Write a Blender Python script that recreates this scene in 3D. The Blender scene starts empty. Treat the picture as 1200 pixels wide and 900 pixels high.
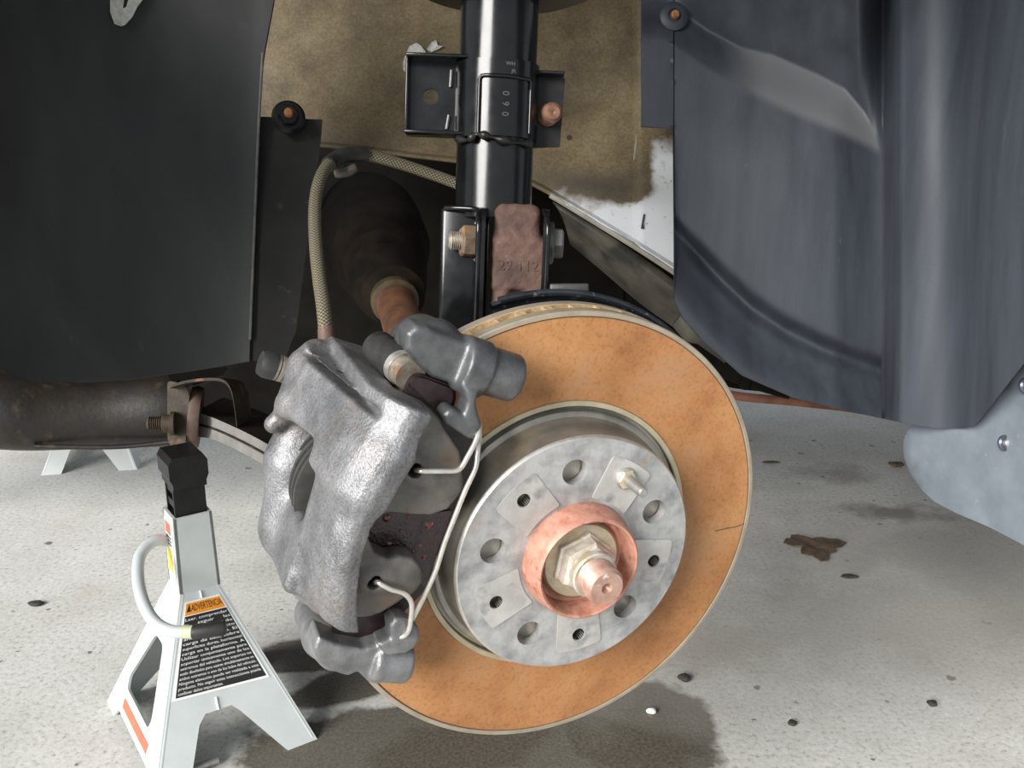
import bpy, bmesh, math, random
import numpy as np
from mathutils import Vector, Matrix
from mathutils.geometry import delaunay_2d_cdt
random.seed(7); rng = np.random.default_rng(7)
scene = bpy.context.scene
COL = scene.collection
R = math.radians

# ------------------------------------------------------------------ camera
F_PX = 1100.0; PITCH = R(16); CAM_H = 0.665
cam_d = bpy.data.cameras.new('camera'); cam = bpy.data.objects.new('camera', cam_d); COL.objects.link(cam)
cam_d.sensor_fit = 'HORIZONTAL'; cam_d.sensor_width = 36.0; cam_d.lens = 36.0*F_PX/1200.0
cam_d.clip_start = 0.01; cam_d.clip_end = 200
cam.location = (0, 0, CAM_H); cam.rotation_euler = (R(90)-PITCH, 0, 0)
scene.camera = cam

# ------------------------------------------------------------------ light
world = bpy.data.worlds.new('overcast_sky'); scene.world = world; world.use_nodes = True
wn = world.node_tree.nodes; bg = wn['Background']
bg.inputs['Color'].default_value = (0.86, 0.93, 1.0, 1); bg.inputs['Strength'].default_value = 0.6
sun_d = bpy.data.lights.new('hazy_sun', 'SUN'); sun = bpy.data.objects.new('hazy_sun', sun_d); COL.objects.link(sun)
sun_d.energy = 6.4; sun_d.angle = R(34); sun_d.color = (1.0, 0.98, 0.94)
sun.rotation_euler = Vector((0.56, 0.70, -0.42)).to_track_quat('-Z', 'Y').to_euler()   # from the left, a little behind the camera
vs = scene.view_settings
vs.view_transform = 'Standard'; vs.look = 'None'; vs.gamma = 1.0; vs.use_curve_mapping = False
vs.exposure = 0.2

# ------------------------------------------------------------------ frames
X_ = np.array([1, 0, 0.]); U_ = np.array([0, math.sin(PITCH), math.cos(PITCH)]); F_ = np.array([0, math.cos(PITCH), -math.sin(PITCH)])
O_ = np.array([0, 0, CAM_H])
def ray(x, y): return (x-600)/F_PX*X_ - (y-450)/F_PX*U_ + F_
def px(x, y, D): return O_ + ray(x, y)*D
def ground(x, y, z=0.0):
    d = ray(x, y); return O_ + d*((z-CAM_H)/d[2])
# brake rotor: centre of its outer face, axis pointing out of the wheel
HUB = np.array([0.03012875, 0.56121284, 0.40086298])
N_ = np.array([0.3740572, -0.92586874, -0.05336936]); N_ /= np.linalg.norm(N_)
RU = np.cross(np.array([0, 0, 1.]), N_); RU /= np.linalg.norm(RU); RV = np.cross(N_, RU)
def rotor(a, b, h): return HUB + a*RU + b*RV + h*N_
def on_plane(x, y, h):
    d = ray(x, y); c = HUB + h*N_; P = O_ + d*(((c-O_)@N_)/(d@N_)) - c
    return P@RU, P@RV
# caliper: r outward from the hub, t along the rotor edge (up), h along the axle
A0 = R(158); ER = math.cos(A0)*RU + math.sin(A0)*RV; ET = math.sin(A0)*RU - math.cos(A0)*RV
def rth(x, y, h):                       # pixel on plane h (m) -> caliper coords in mm
    a, b = on_plane(x, y, h/1000.0); P = a*RU + b*RV
    return np.array([P@ER*1000, P@ET*1000, h])
def cal(V): V = np.asarray(V, float)/1000.0; return HUB + V[..., 0:1]*ER + V[..., 1:2]*ET + V[..., 2:3]*N_

# ------------------------------------------------------------------ materials
def nt(name):
    m = bpy.data.materials.new(name); m.use_nodes = True
    t = m.node_tree; b = t.nodes['Principled BSDF']
    tc = t.nodes.new('ShaderNodeTexCoord')
    return m, t, b, tc
def noise(t, tc, scale, detail=4, rough=.6, vec=None, stretch=None):
    n = t.nodes.new('ShaderNodeTexNoise'); n.inputs['Scale'].default_value = scale
    n.inputs['Detail'].default_value = detail; n.inputs['Roughness'].default_value = rough
    src = tc.outputs['Object'] if vec is None else vec
    if stretch:
        mp = t.nodes.new('ShaderNodeMapping'); mp.inputs['Scale'].default_value = stretch
        t.links.new(src, mp.inputs['Vector']); src = mp.outputs['Vector']
    t.links.new(src, n.inputs['Vector']); return n
def ramp(t, src, stops, interp='LINEAR'):
    r = t.nodes.new('ShaderNodeValToRGB'); r.color_ramp.interpolation = interp
    e = r.color_ramp.elements
    while len(e) < len(stops): e.new(0.5)
    for el, (p, c) in zip(e, stops):
        el.position = p; el.color = (c, c, c, 1) if isinstance(c, (int, float)) else (*c, 1)
    t.links.new(src, r.inputs['Fac']); return r
def mix(t, fac, a, b):
    m = t.nodes.new('ShaderNodeMix'); m.data_type = 'RGBA'
    if isinstance(fac, (int, float)): m.inputs[0].default_value = fac
    else: t.links.new(fac, m.inputs[0])
    for i, v in ((6, a), (7, b)):
        if isinstance(v, tuple): m.inputs[i].default_value = (*v, 1)
        else: t.links.new(v, m.inputs[i])
    return m.outputs[2]
def bump(t, b, src, strength, dist=0.001):
    n = t.nodes.new('ShaderNodeBump'); n.inputs['Strength'].default_value = strength; n.inputs['Distance'].default_value = dist
    t.links.new(src, n.inputs['Height']); t.links.new(n.outputs['Normal'], b.inputs['Normal']); return n
def mat(name, c1, c2, scale=60, rough=.5, metal=0.0, bstr=0.3, bscale=400, bdist=.0006, c3=None, s3=200, lo3=.58, hi3=.68, stretch=None, lo=.35, hi=.65, rough2=None, spec=.5, coat=0):
    m, t, b, tc = nt(name)
    n1 = noise(t, tc, scale, 5, .6, stretch=stretch); r1 = ramp(t, n1.outputs['Fac'], [(lo, c1), (hi, c2)])
    col = r1.outputs['Color']
    if c3:
        n3 = noise(t, tc, s3, 3, .6, stretch=stretch); r3 = ramp(t, n3.outputs['Fac'], [(lo3, 0.), (hi3, 1.)])
        col = mix(t, r3.outputs['Color'], col, c3)
    t.links.new(col, b.inputs['Base Color'])
    b.inputs['Metallic'].default_value = metal; b.inputs['Roughness'].default_value = rough
    b.inputs['Specular IOR Level'].default_value = spec
    if coat: b.inputs['Coat Weight'].default_value = coat; b.inputs['Coat Roughness'].default_value = .15
    if rough2 is not None:
        rr = ramp(t, n1.outputs['Fac'], [(lo, rough), (hi, rough2)]); t.links.new(rr.outputs['Color'], b.inputs['Roughness'])
    if bstr:
        nb = noise(t, tc, bscale, 4, .6); bump(t, b, nb.outputs['Fac'], bstr, bdist)
    return m

M = {}
M['black_plastic'] = mat('dusty_black_plastic', (.026, .0265, .027), (.050, .0505, .051), 9, .6, 0, .25, 500, .0003, c3=(.07, .07, .072), s3=45, lo3=.66, hi3=.82, stretch=(1, 1, .4))
M['liner_plastic'] = mat('scuffed_grey_plastic', (.026, .031, .040), (.046, .054, .068), 18, .5, 0, .3, 300, .0004, c3=(.085, .095, .11), s3=160, lo3=.68, hi3=.82, stretch=(1.6, 1.6, .16), rough2=.52)
def paint_ledge_light(m, color):          # light on the moulded ledge, put into the base colour as a paler crescent
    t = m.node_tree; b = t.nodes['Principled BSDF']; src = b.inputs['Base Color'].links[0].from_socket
    a = t.nodes.new('ShaderNodeAttribute'); a.attribute_name = 'dust'  # mask of the painted light crescent
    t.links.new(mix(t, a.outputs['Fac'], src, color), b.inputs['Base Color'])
paint_ledge_light(M['liner_plastic'], (.125, .13, .135))
M['flap'] = mat('grey_rubber', (.125, .147, .172), (.168, .194, .222), 25, .6, 0, .2, 500, .0003, c3=(.2, .22, .25), s3=120, lo3=.66, hi3=.74)
M['black_paint'] = mat('gloss_black_paint', (.003, .003, .0035), (.006, .006, .0065), 60, .16, 0, .05, 300, .0003, rough2=.22, spec=.45)
M['black_steel'] = mat('black_coated_steel', (.006, .006, .0065), (.014, .013, .012), 90, .35, 0, .15, 500, .0003, spec=.3)
M['rubber'] = mat('black_rubber', (.012, .012, .012), (.03, .029, .027), 80, .55, 0, .3, 400, .0005)
M['dirty_rubber'] = mat('dusty_brown_rubber', (.004, .003, .002), (.014, .009, .005), 40, .85, 0, .3, 300, .0005, spec=.15)
def cast_mat():
    m, t, b, tc = nt('grey_cast_iron')
    n1 = noise(t, tc, 40, 5, .6); r1 = ramp(t, n1.outputs['Fac'], [(.34, (.15, .15, .155)), (.66, (.27, .27, .28))])
    n3 = noise(t, tc, 22, 4, .6); r3 = ramp(t, n3.outputs['Fac'], [(.52, 0.), (.72, .8)])
    col = mix(t, r3.outputs['Color'], r1.outputs['Color'], (.20, .165, .135))
    n2 = noise(t, tc, 650, 3, .65); r2 = ramp(t, n2.outputs['Fac'], [(.33, .55), (.55, 1.)])
    mm = t.nodes.new('ShaderNodeMix'); mm.data_type = 'RGBA'; mm.blend_type = 'MULTIPLY'; mm.inputs[0].default_value = .8
    t.links.new(col, mm.inputs[6]); t.links.new(r2.outputs['Color'], mm.inputs[7])
    t.links.new(mm.outputs[2], b.inputs['Base Color'])
    b.inputs['Metallic'].default_value = .55
    rr = ramp(t, n1.outputs['Fac'], [(.35, .42), (.65, .54)]); t.links.new(rr.outputs['Color'], b.inputs['Roughness'])
    n4 = noise(t, tc, 170, 3, .6)
    ad = t.nodes.new('ShaderNodeMath'); ad.operation = 'MULTIPLY_ADD'; ad.inputs[1].default_value = 1.3
    t.links.new(n4.outputs['Fac'], ad.inputs[0]); t.links.new(n2.outputs['Fac'], ad.inputs[2])
    bump(t, b, ad.outputs[0], .55, .0008)
    return m
M['cast_iron'] = cast_mat()
M['finger_iron'] = mat('brown_grey_cast_iron', (.085, .078, .070), (.155, .145, .132), 60, .5, .25, .55, 1300, .0006, c3=(.11, .075, .05), s3=30, lo3=.56, hi3=.72)
M['bolt_grey'] = mat('dull_grey_bolt', (.10, .10, .098), (.19, .185, .175), 120, .45, .5, .2, 500, .0005)
M['tab_grey'] = mat('dark_grey_tab', (.03, .03, .03), (.05, .05, .05), 120, .4, .3, .1, 500, .0004)
M['bracket_iron'] = mat('dark_cast_iron', (.075, .078, .082), (.15, .153, .157), 60, .36, .55, .5, 1100, .0005)
M['rust'] = mat('brown_rust', (.045, .023, .017), (.095, .050, .036), 60, .8, 0, .6, 400, .001, c3=(.12, .095, .085), s3=120, lo3=.62, hi3=.78)
M['orange_rust'] = mat('orange_rust', (.25, .09, .03), (.42, .18, .07), 60, .85, 0, .5, 500, .0006, c3=(.12, .06, .04), s3=60)
M['red_rust'] = mat('dull_red_rust', (.14, .055, .035), (.24, .10, .065), 40, .8, 0, .4, 400, .0006)
M['steel'] = mat('worn_steel', (.33, .32, .30), (.52, .51, .49), 70, .38, .7, .25, 600, .0004, c3=(.42, .36, .24), s3=60, lo3=.58, hi3=.72)
M['bolt_steel'] = mat('old_zinc', (.22, .19, .15), (.40, .36, .30), 160, .45, .6, .3, 600, .0005, c3=(.30, .15, .07), s3=120, lo3=.55, hi3=.7)
M['wire'] = mat('bright_wire', (.62, .58, .52), (.75, .72, .68), 200, .3, .8, .1, 800, .0002)
M['copper'] = mat('copper_paste', (.40, .17, .115), (.56, .29, .22), 110, .5, .25, .35, 700, .0005, c3=(.34, .13, .08), s3=150, lo3=.56, hi3=.7)
M['copper_axle'] = mat('coppery_axle_steel', (.36, .20, .15), (.50, .33, .27), 150, .45, .4, .3, 700, .0005, c3=(.8, .74, .72), s3=110, lo3=.6, hi3=.72)
M['nut'] = mat('silvery_nut', (.42, .37, .29), (.62, .58, .52), 130, .42, .45, .3, 600, .0006, c3=(.42, .36, .2), s3=90, lo3=.56, hi3=.7)
M['washer'] = mat('yellow_zinc_washer', (.42, .36, .24), (.58, .50, .38), 120, .4, .4, .2, 600, .0004)
M['thread'] = mat('brassy_thread', (.07, .06, .038), (.18, .155, .115), 200, .35, .7, .1, 600, .0003)
M['pad_red'] = mat('wet_dark_red_paint', (.006, .003, .004), (.035, .008, .011), 260, .14, 0, .8, 420, .0016, c3=(.17, .015, .02), s3=300, lo3=.66, hi3=.76, coat=.4)
M['pad_edge'] = mat('dark_brown_backing', (.010, .005, .006), (.024, .012, .014), 150, .45, 0, .3, 500, .0005)
M['stand_paint'] = mat('silver_grey_paint', (.50, .535, .53), (.55, .585, .58), 30, .35, 0, .08, 300, .0003)
M['white_print'] = mat('white_print', (.80, .80, .80), (.86, .86, .86), 90, .5, 0, 0)
M['black_print'] = mat('black_print', (.015, .014, .014), (.02, .019, .019), 90, .45, 0, 0)
M['orange_print'] = mat('orange_print', (.78, .27, .015), (.82, .30, .02), 90, .5, 0, 0)
M['yellow_print'] = mat('yellow_print', (.85, .68, .05), (.88, .72, .07), 90, .5, 0, 0)
M['red_print'] = mat('red_print', (.72, .12, .06), (.76, .15, .09), 90, .5, 0, 0)
M['subframe'] = mat('oily_brown_black_steel', (.007, .0055, .004), (.020, .014, .009), 22, .5, 0, .4, 160, .0012, c3=(.075, .045, .022), s3=30, lo3=.60, hi3=.76)
M['arm'] = mat('dusty_grey_arm', (.20, .19, .18), (.29, .275, .255), 40, .6, .1, .3, 400, .0006)
M['dark_body'] = mat('dirty_dark_underbody', (.0035, .003, .0025), (.008, .007, .005), 15, .9, 0, .3, 200, .001, spec=.1)
M['rail'] = mat('grimy_rail', (.035, .03, .024), (.11, .095, .07), 14, .6, 0, .3, 250, .001, c3=(.02, .018, .015), s3=20, lo3=.5, hi3=.65)
M['white_foam'] = mat('grey_white_paint', (.40, .39, .36), (.55, .54, .51), 200, .7, 0, .6, 300, .002)
M['leaf'] = mat('wet_dead_leaf', (.05, .035, .022), (.13, .085, .05), 120, .6, 0, .6, 300, .002)
M['debris'] = mat('dark_grit', (.018, .016, .013), (.04, .035, .028), 120, .8, 0, .3, 300, .001)
M['sleeve'] = mat('reddish_brown_crimp', (.10, .06, .045), (.16, .10, .08), 100, .5, .2, .2, 400, .0005)
M['car_paint'] = mat('dull_car_paint', (.30, .31, .33), (.33, .34, .36), 5, .4, 0, 0)

def rotor_mat():
    m, t, b, tc = nt('rusted_disc')
    n1 = noise(t, tc, 17, 6, .62); r1 = ramp(t, n1.outputs['Fac'], [(.30, (.25, .105, .040)), (.48, (.36, .165, .062)), (.68, (.46, .24, .098))])
    n2 = noise(t, tc, 420, 4, .7); r2 = ramp(t, n2.outputs['Fac'], [(.28, (.35, .22, .15)), (.50, (1., 1., 1.))])
    mm = t.nodes.new('ShaderNodeMix'); mm.data_type = 'RGBA'; mm.blend_type = 'MULTIPLY'; mm.inputs[0].default_value = .5
    t.links.new(r1.outputs['Color'], mm.inputs[6]); t.links.new(r2.outputs['Color'], mm.inputs[7])
    n3 = noise(t, tc, 34, 5, .65); r3 = ramp(t, n3.outputs['Fac'], [(.50, 0.), (.74, .6)])
    col = mix(t, r3.outputs['Color'], mm.outputs[2], (.27, .15, .09))
    t.links.new(col, b.inputs['Base Color']); b.inputs['Roughness'].default_value = .62; b.inputs['Specular IOR Level'].default_value = .35
    bump(t, b, n2.outputs['Fac'], .25, .0004)
    return m
M['disc_rust'] = rotor_mat()
M['disc_rim'] = mat('worn_disc_rim', (.30, .25, .18), (.40, .34, .26), 60, .45, .4, .2, 500, .0003)
M['disc_line'] = mat('dark_wear_line', (.09, .06, .045), (.14, .09, .06), 200, .8, 0, .2, 500, .0003)
M['hat_side'] = mat('machined_hat_side', (.22, .205, .18), (.34, .32, .285), 40, .32, .7, .15, 500, .0003, c3=(.48, .42, .29), s3=30, lo3=.55, hi3=.75)
M['hat_face'] = mat('worn_hat_face', (.20, .20, .205), (.42, .42, .415), 55, .42, .35, .4, 500, .0005, c3=(.36, .28, .17), s3=30, lo3=.58, hi3=.72, lo=.32, hi=.6)
M['hat_pad'] = mat('polished_contact_pad', (.36, .355, .34), (.50, .49, .465), 45, .4, .35, .3, 500, .0004, c3=(.24, .24, .245), s3=55, lo3=.52, hi3=.68)
M['lip_tan'] = mat('tan_machined_lip', (.38, .33, .22), (.48, .43, .31), 60, .4, .4, .2, 500, .0003)
M['vane'] = mat('rusty_vane', (.26, .15, .06), (.48, .33, .17), 200, .8, 0, .4, 500, .0006)

def panel_mat():    # wheel-house sheet metal: olive-brown grime over white paint, the clean corner stored per vertex
    m, t, b, tc = nt('grimy_painted_sheet')
    n1 = noise(t, tc, 13, 7, .68); r1 = ramp(t, n1.outputs['Fac'], [(.32, (.070, .050, .025)), (.5, (.155, .113, .056)), (.68, (.225, .172, .092))])
    n2 = noise(t, tc, 350, 4, .7); r2 = ramp(t, n2.outputs['Fac'], [(.3, .55), (.7, 1.15)])
    mm = t.nodes.new('ShaderNodeMix'); mm.data_type = 'RGBA'; mm.blend_type = 'MULTIPLY'; mm.inputs[0].default_value = 1
    t.links.new(r1.outputs['Color'], mm.inputs[6]); t.links.new(r2.outputs['Color'], mm.inputs[7])
    a = t.nodes.new('ShaderNodeAttribute'); a.attribute_name = 'clean'
    n3 = noise(t, tc, 45, 4, .65); ad = t.nodes.new('ShaderNodeMath'); ad.operation = 'MULTIPLY_ADD'; ad.inputs[1].default_value = .9; ad.inputs[2].default_value = -.45
    t.links.new(n3.outputs['Fac'], ad.inputs[0]); s = t.nodes.new('ShaderNodeMath'); s.operation = 'ADD'
    t.links.new(a.outputs['Fac'], s.inputs[0]); t.links.new(ad.outputs[0], s.inputs[1])
    r3 = ramp(t, s.outputs[0], [(.30, 0.), (.62, 1.)])
    n4 = noise(t, tc, 90, 3, .6); r4 = ramp(t, n4.outputs['Fac'], [(.62, (.62, .63, .65)), (.72, (.40, .30, .20))])
    col = mix(t, r3.outputs['Color'], mm.outputs[2], r4.outputs['Color'])
    a2 = t.nodes.new('ShaderNodeAttribute'); a2.attribute_name = 'soot'
    col = mix(t, a2.outputs['Fac'], col, (.035, .03, .024))
    t.links.new(col, b.inputs['Base Color']); b.inputs['Roughness'].default_value = .6
    bump(t, b, n2.outputs['Fac'], .3, .0006)
    return m
M['panel'] = panel_mat()

def floor_mat():
    m, t, b, tc = nt('stained_concrete')
    n1 = noise(t, tc, 3.2, 6, .6); r1 = ramp(t, n1.outputs['Fac'], [(.30, (.43, .42, .39)), (.52, (.55, .54, .51)), (.72, (.63, .62, .60))])
    n2 = noise(t, tc, 150, 6, .75); r2 = ramp(t, n2.outputs['Fac'], [(.30, .38), (.45, .92), (.7, 1.15)])
    mm = t.nodes.new('ShaderNodeMix'); mm.data_type = 'RGBA'; mm.blend_type = 'MULTIPLY'; mm.inputs[0].default_value = 1
    t.links.new(r1.outputs['Color'], mm.inputs[6]); t.links.new(r2.outputs['Color'], mm.inputs[7])
    n3 = noise(t, tc, 38, 2, .5); r3 = ramp(t, n3.outputs['Fac'], [(.70, 0.), (.735, .85)])
    col = mix(t, r3.outputs['Color'], mm.outputs[2], (.10, .085, .065))
    n5 = noise(t, tc, 7, 4, .6); r5 = ramp(t, n5.outputs['Fac'], [(.62, 0.), (.78, .35)])
    col = mix(t, r5.outputs['Color'], col, (.42, .32, .22))
    wob = noise(t, tc, 16, 5, .6)
    wet_total = None
    def ell(cx, cy, sx, sy, rot, amp, soft):
        nonlocal wet_total
        mp = t.nodes.new('ShaderNodeMapping'); mp.vector_type = 'TEXTURE'
        mp.inputs['Location'].default_value = (cx, cy, 0); mp.inputs['Rotation'].default_value = (0, 0, rot); mp.inputs['Scale'].default_value = (sx, sy, 1)
        t.links.new(tc.outputs['Object'], mp.inputs['Vector'])
        ln = t.nodes.new('ShaderNodeVectorMath'); ln.operation = 'LENGTH'; t.links.new(mp.outputs['Vector'], ln.inputs[0])
        ma = t.nodes.new('ShaderNodeMath'); ma.operation = 'MULTIPLY_ADD'; ma.inputs[1].default_value = amp
        t.links.new(wob.outputs['Fac'], ma.inputs[0]); t.links.new(ln.outputs['Value'], ma.inputs[2])
        k = 1 + amp*.5
        rr = ramp(t, ma.outputs[0], [(max(0, (k-soft)/4), 1.), ((k+soft)/4, 0.)])
        dv = t.nodes.new('ShaderNodeMath'); dv.operation = 'MULTIPLY'; dv.inputs[1].default_value = .25
        t.links.new(ma.outputs[0], dv.inputs[0]); t.links.new(dv.outputs[0], rr.inputs['Fac'])
        return rr.outputs['Color']
    def stain_and_tone(col, pxx, pyy, sx, sy, rot, amp, soft, color, op=1.0):
        g = ground(pxx, pyy); f = ell(g[0], g[1], sx, sy, rot, amp, soft)
        if op != 1:
            q = t.nodes.new('ShaderNodeMath'); q.operation = 'MULTIPLY'; q.inputs[1].default_value = op; t.links.new(f, q.inputs[0]); f = q.outputs[0]
        return mix(t, f, col, color)
    # damp patches under the brake
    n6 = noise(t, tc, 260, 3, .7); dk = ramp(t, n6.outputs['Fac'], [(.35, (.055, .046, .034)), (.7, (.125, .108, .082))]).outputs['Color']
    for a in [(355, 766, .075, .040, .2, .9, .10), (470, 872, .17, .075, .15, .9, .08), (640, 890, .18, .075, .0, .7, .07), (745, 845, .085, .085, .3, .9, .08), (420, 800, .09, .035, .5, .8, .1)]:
        col = stain_and_tone(col, *a, dk, .93)
    col = stain_and_tone(col, 1055, 601, .075, .030, .0, 3.5, .5, (.12, .105, .085), .75)
    col = stain_and_tone(col, 980, 555, .06, .04, .1, 3.5, .7, (.16, .14, .11), .55)
    col = stain_and_tone(col, 830, 760, .07, .05, .1, 1.2, .5, (.20, .14, .10), .4)
    col = stain_and_tone(col, 1080, 720, .45, .16, .2, 1.0, .6, (.30, .285, .26), .75)  # broad soft darker area across the floor at right
    col = stain_and_tone(col, 1150, 640, .35, .12, .1, 1.0, .6, (.26, .25, .23), .7)  # smaller soft darker area further back at right
    t.links.new(col, b.inputs['Base Color']); b.inputs['Roughness'].default_value = .75; b.inputs['Specular IOR Level'].default_value = .3
    bump(t, b, n2.outputs['Fac'], .5, .0012)
    return m
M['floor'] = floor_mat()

def braid_mat():
    m, t, b, tc = nt('braided_steel')
    uv = t.nodes.new('ShaderNodeUVMap')
    w = t.nodes.new('ShaderNodeTexChecker'); w.inputs['Scale'].default_value = 1
    mp = t.nodes.new('ShaderNodeMapping'); mp.inputs['Scale'].default_value = (20, 620, 1); mp.inputs['Rotation'].default_value = (0, 0, 0)
    t.links.new(uv.outputs['UV'], mp.inputs['Vector']); t.links.new(mp.outputs['Vector'], w.inputs['Vector'])
    w.inputs['Color1'].default_value = (.40, .36, .26, 1); w.inputs['Color2'].default_value = (.10, .08, .05, 1)
    t.links.new(w.outputs['Color'], b.inputs['Base Color']); b.inputs['Metallic'].default_value = .55; b.inputs['Roughness'].default_value = .35
    bump(t, b, w.outputs['Fac'], .7, .0006)
    return m
M['braid'] = braid_mat()

# ------------------------------------------------------------------ mesh helpers
def link(name, verts, faces, m, parent=None, smooth=True, angle=40, base=None):
    v = np.asarray(verts, float)
    if parent is not None: base = np.array(parent['_base'])
    elif base is None: base = np.zeros(3)
    me = bpy.data.meshes.new(name); me.from_pydata((v-base).tolist(), [], [list(map(int, f)) for f in faces]); me.validate(); me.update()
    if len(faces) < 30000:
        bm_ = bmesh.new(); bm_.from_mesh(me); bmesh.ops.recalc_face_normals(bm_, faces=bm_.faces[:]); bm_.to_mesh(me); bm_.free()
    me.materials.append(m)
    if smooth:
        me.polygons.foreach_set('use_smooth', [True]*len(me.polygons))
        try: me.set_sharp_from_angle(angle=R(angle))
        except Exception: pass
    o = bpy.data.objects.new(name, me); COL.objects.link(o)
    if parent is not None: o.parent = parent
    else: o.location = base
    if parent is None or True: o['_base'] = [float(c) for c in base]
    return o
def thing(name, label, cat, base, group=None, kind=None):
    o = bpy.data.objects.new(name, None); COL.objects.link(o); o.empty_display_size = .02
    o.location = base; o['_base'] = [float(c) for c in base]
    o['label'] = label; o['category'] = cat
    if group: o['group'] = group
    if kind: o['kind'] = kind
    return o
def tag(o, label, cat, group=None):
    o['label'] = label; o['category'] = cat
    if group: o['group'] = group
    return o
def sub(parent_part, name, verts, faces, m, **k):       # a sub-part below a part
    o = link(name, verts, faces, m, parent_part, **k); return o
def perp(w):
    w = np.asarray(w, float); w = w/np.linalg.norm(w)
    a = np.array([0, 0, 1.]) if abs(w[2]) < .9 else np.array([1., 0, 0])
    u = np.cross(a, w); u /= np.linalg.norm(u); return u, np.cross(w, u), w
def lathe(profile, origin, axis, seg=64, a0=0., a1=2*math.pi, closed=False, uv=None):
    u, v, w = perp(axis) if uv is None else (uv[0], uv[1], np.asarray(axis, float)/np.linalg.norm(axis))
    full = abs((a1-a0)-2*math.pi) < 1e-6
    n = seg if full else seg+1
    vs_, fs = [], []
    P = len(profile)
    for i in range(n):
        a = a0+(a1-a0)*i/seg; d = math.cos(a)*u+math.sin(a)*v
        for r, h in profile: vs_.append(origin+d*r+w*h)
    for i in range(seg):
        j = (i+1) % n if full else i+1
        for k in range(P if closed else P-1):
            k2 = (k+1) % P
            fs.append((i*P+k, j*P+k, j*P+k2, i*P+k2))
    if not closed:
        for k, flip in ((0, True), (P-1, False)):
            if profile[k][0] > 1e-6 and full and profile[k][0] < 0: pass
    return np.array(vs_), fs
def smooth_path(pts, n=8):
    pts = [np.asarray(p, float) for p in pts]; out = []
    for i in range(len(pts)-1):
        p0 = pts[max(i-1, 0)]; p1 = pts[i]; p2 = pts[i+1]; p3 = pts[min(i+2, len(pts)-1)]
        for k in range(n):
            s = k/n
            out.append(.5*((2*p1)+(-p0+p2)*s+(2*p0-5*p1+4*p2-p3)*s*s+(-p0+3*p1-3*p2+p3)*s**3))
    out.append(pts[-1]); return out
def tube(path, rad, seg=12, cap=True):
    path = [np.asarray(p, float) for p in path]; n = len(path)
    rad = rad if hasattr(rad, '__len__') else [rad]*n
    vs_, fs = [], []; pu = None
    for i in range(n):
        w = path[min(i+1, n-1)]-path[max(i-1, 0)]; w = w/np.linalg.norm(w)
        if pu is None: u, v, _ = perp(w)
        else:
            u = pu-(pu@w)*w; u /= np.linalg.norm(u); v = np.cross(w, u)
        pu = u
        for k in range(seg):
            a = 2*math.pi*k/seg; vs_.append(path[i]+rad[i]*(math.cos(a)*u+math.sin(a)*v))
    for i in range(n-1):
        for k in range(seg):
            k2 = (k+1) % seg; fs.append((i*seg+k, i*seg+k2, (i+1)*seg+k2, (i+1)*seg+k))
    if cap: fs.append(tuple(range(seg))[::-1]); fs.append(tuple((n-1)*seg+k for k in range(seg)))
    return np.array(vs_), fs
def join(*parts):
    V, Fs, o = [], [], 0
    for v, f in parts:
        V.append(np.asarray(v, float)); Fs += [tuple(i+o for i in q) for q in f]; o += len(v)
    return np.vstack(V), Fs
def box(c, ax, ay, az, hx, hy, hz, bev=0.0):
    c = np.asarray(c, float)
    if bev <= 0:
        V = [c+sx*hx*ax+sy*hy*ay+sz*hz*az for sx in (-1, 1) for sy in (-1, 1) for sz in (-1, 1)]
        return np.array(V), [(0, 1, 3, 2), (4, 6, 7, 5), (0, 4, 5, 1), (2, 3, 7, 6), (0, 2, 6, 4), (1, 5, 7, 3)]
    bm = bmesh.new(); bmesh.ops.create_cube(bm, size=2)
    for v in bm.verts: v.co = Vector((v.co.x*hx, v.co.y*hy, v.co.z*hz))
    bmesh.ops.bevel(bm, geom=bm.edges[:], offset=bev, segments=3, profile=.5, affect='EDGES')
    bm.verts.ensure_lookup_table()
    V = np.array([c+v.co.x*ax+v.co.y*ay+v.co.z*az for v in bm.verts]); Fs = [tuple(v.index for v in f.verts) for f in bm.faces]
    bm.free(); return V, Fs
def circ(cx, cy, r, n=24, ph=0): return [(cx+r*math.cos(ph+2*math.pi*i/n), cy+r*math.sin(ph+2*math.pi*i/n)) for i in range(n)]
def inpoly(p, poly):
    x, y = p; c = False; j = len(poly)-1
    for i in range(len(poly)):
        xi, yi = poly[i]; xj, yj = poly[j]
        if (yi > y) != (yj > y) and x < (xj-xi)*(y-yi)/(yj-yi)+xi: c = not c
        j = i
    return c
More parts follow.
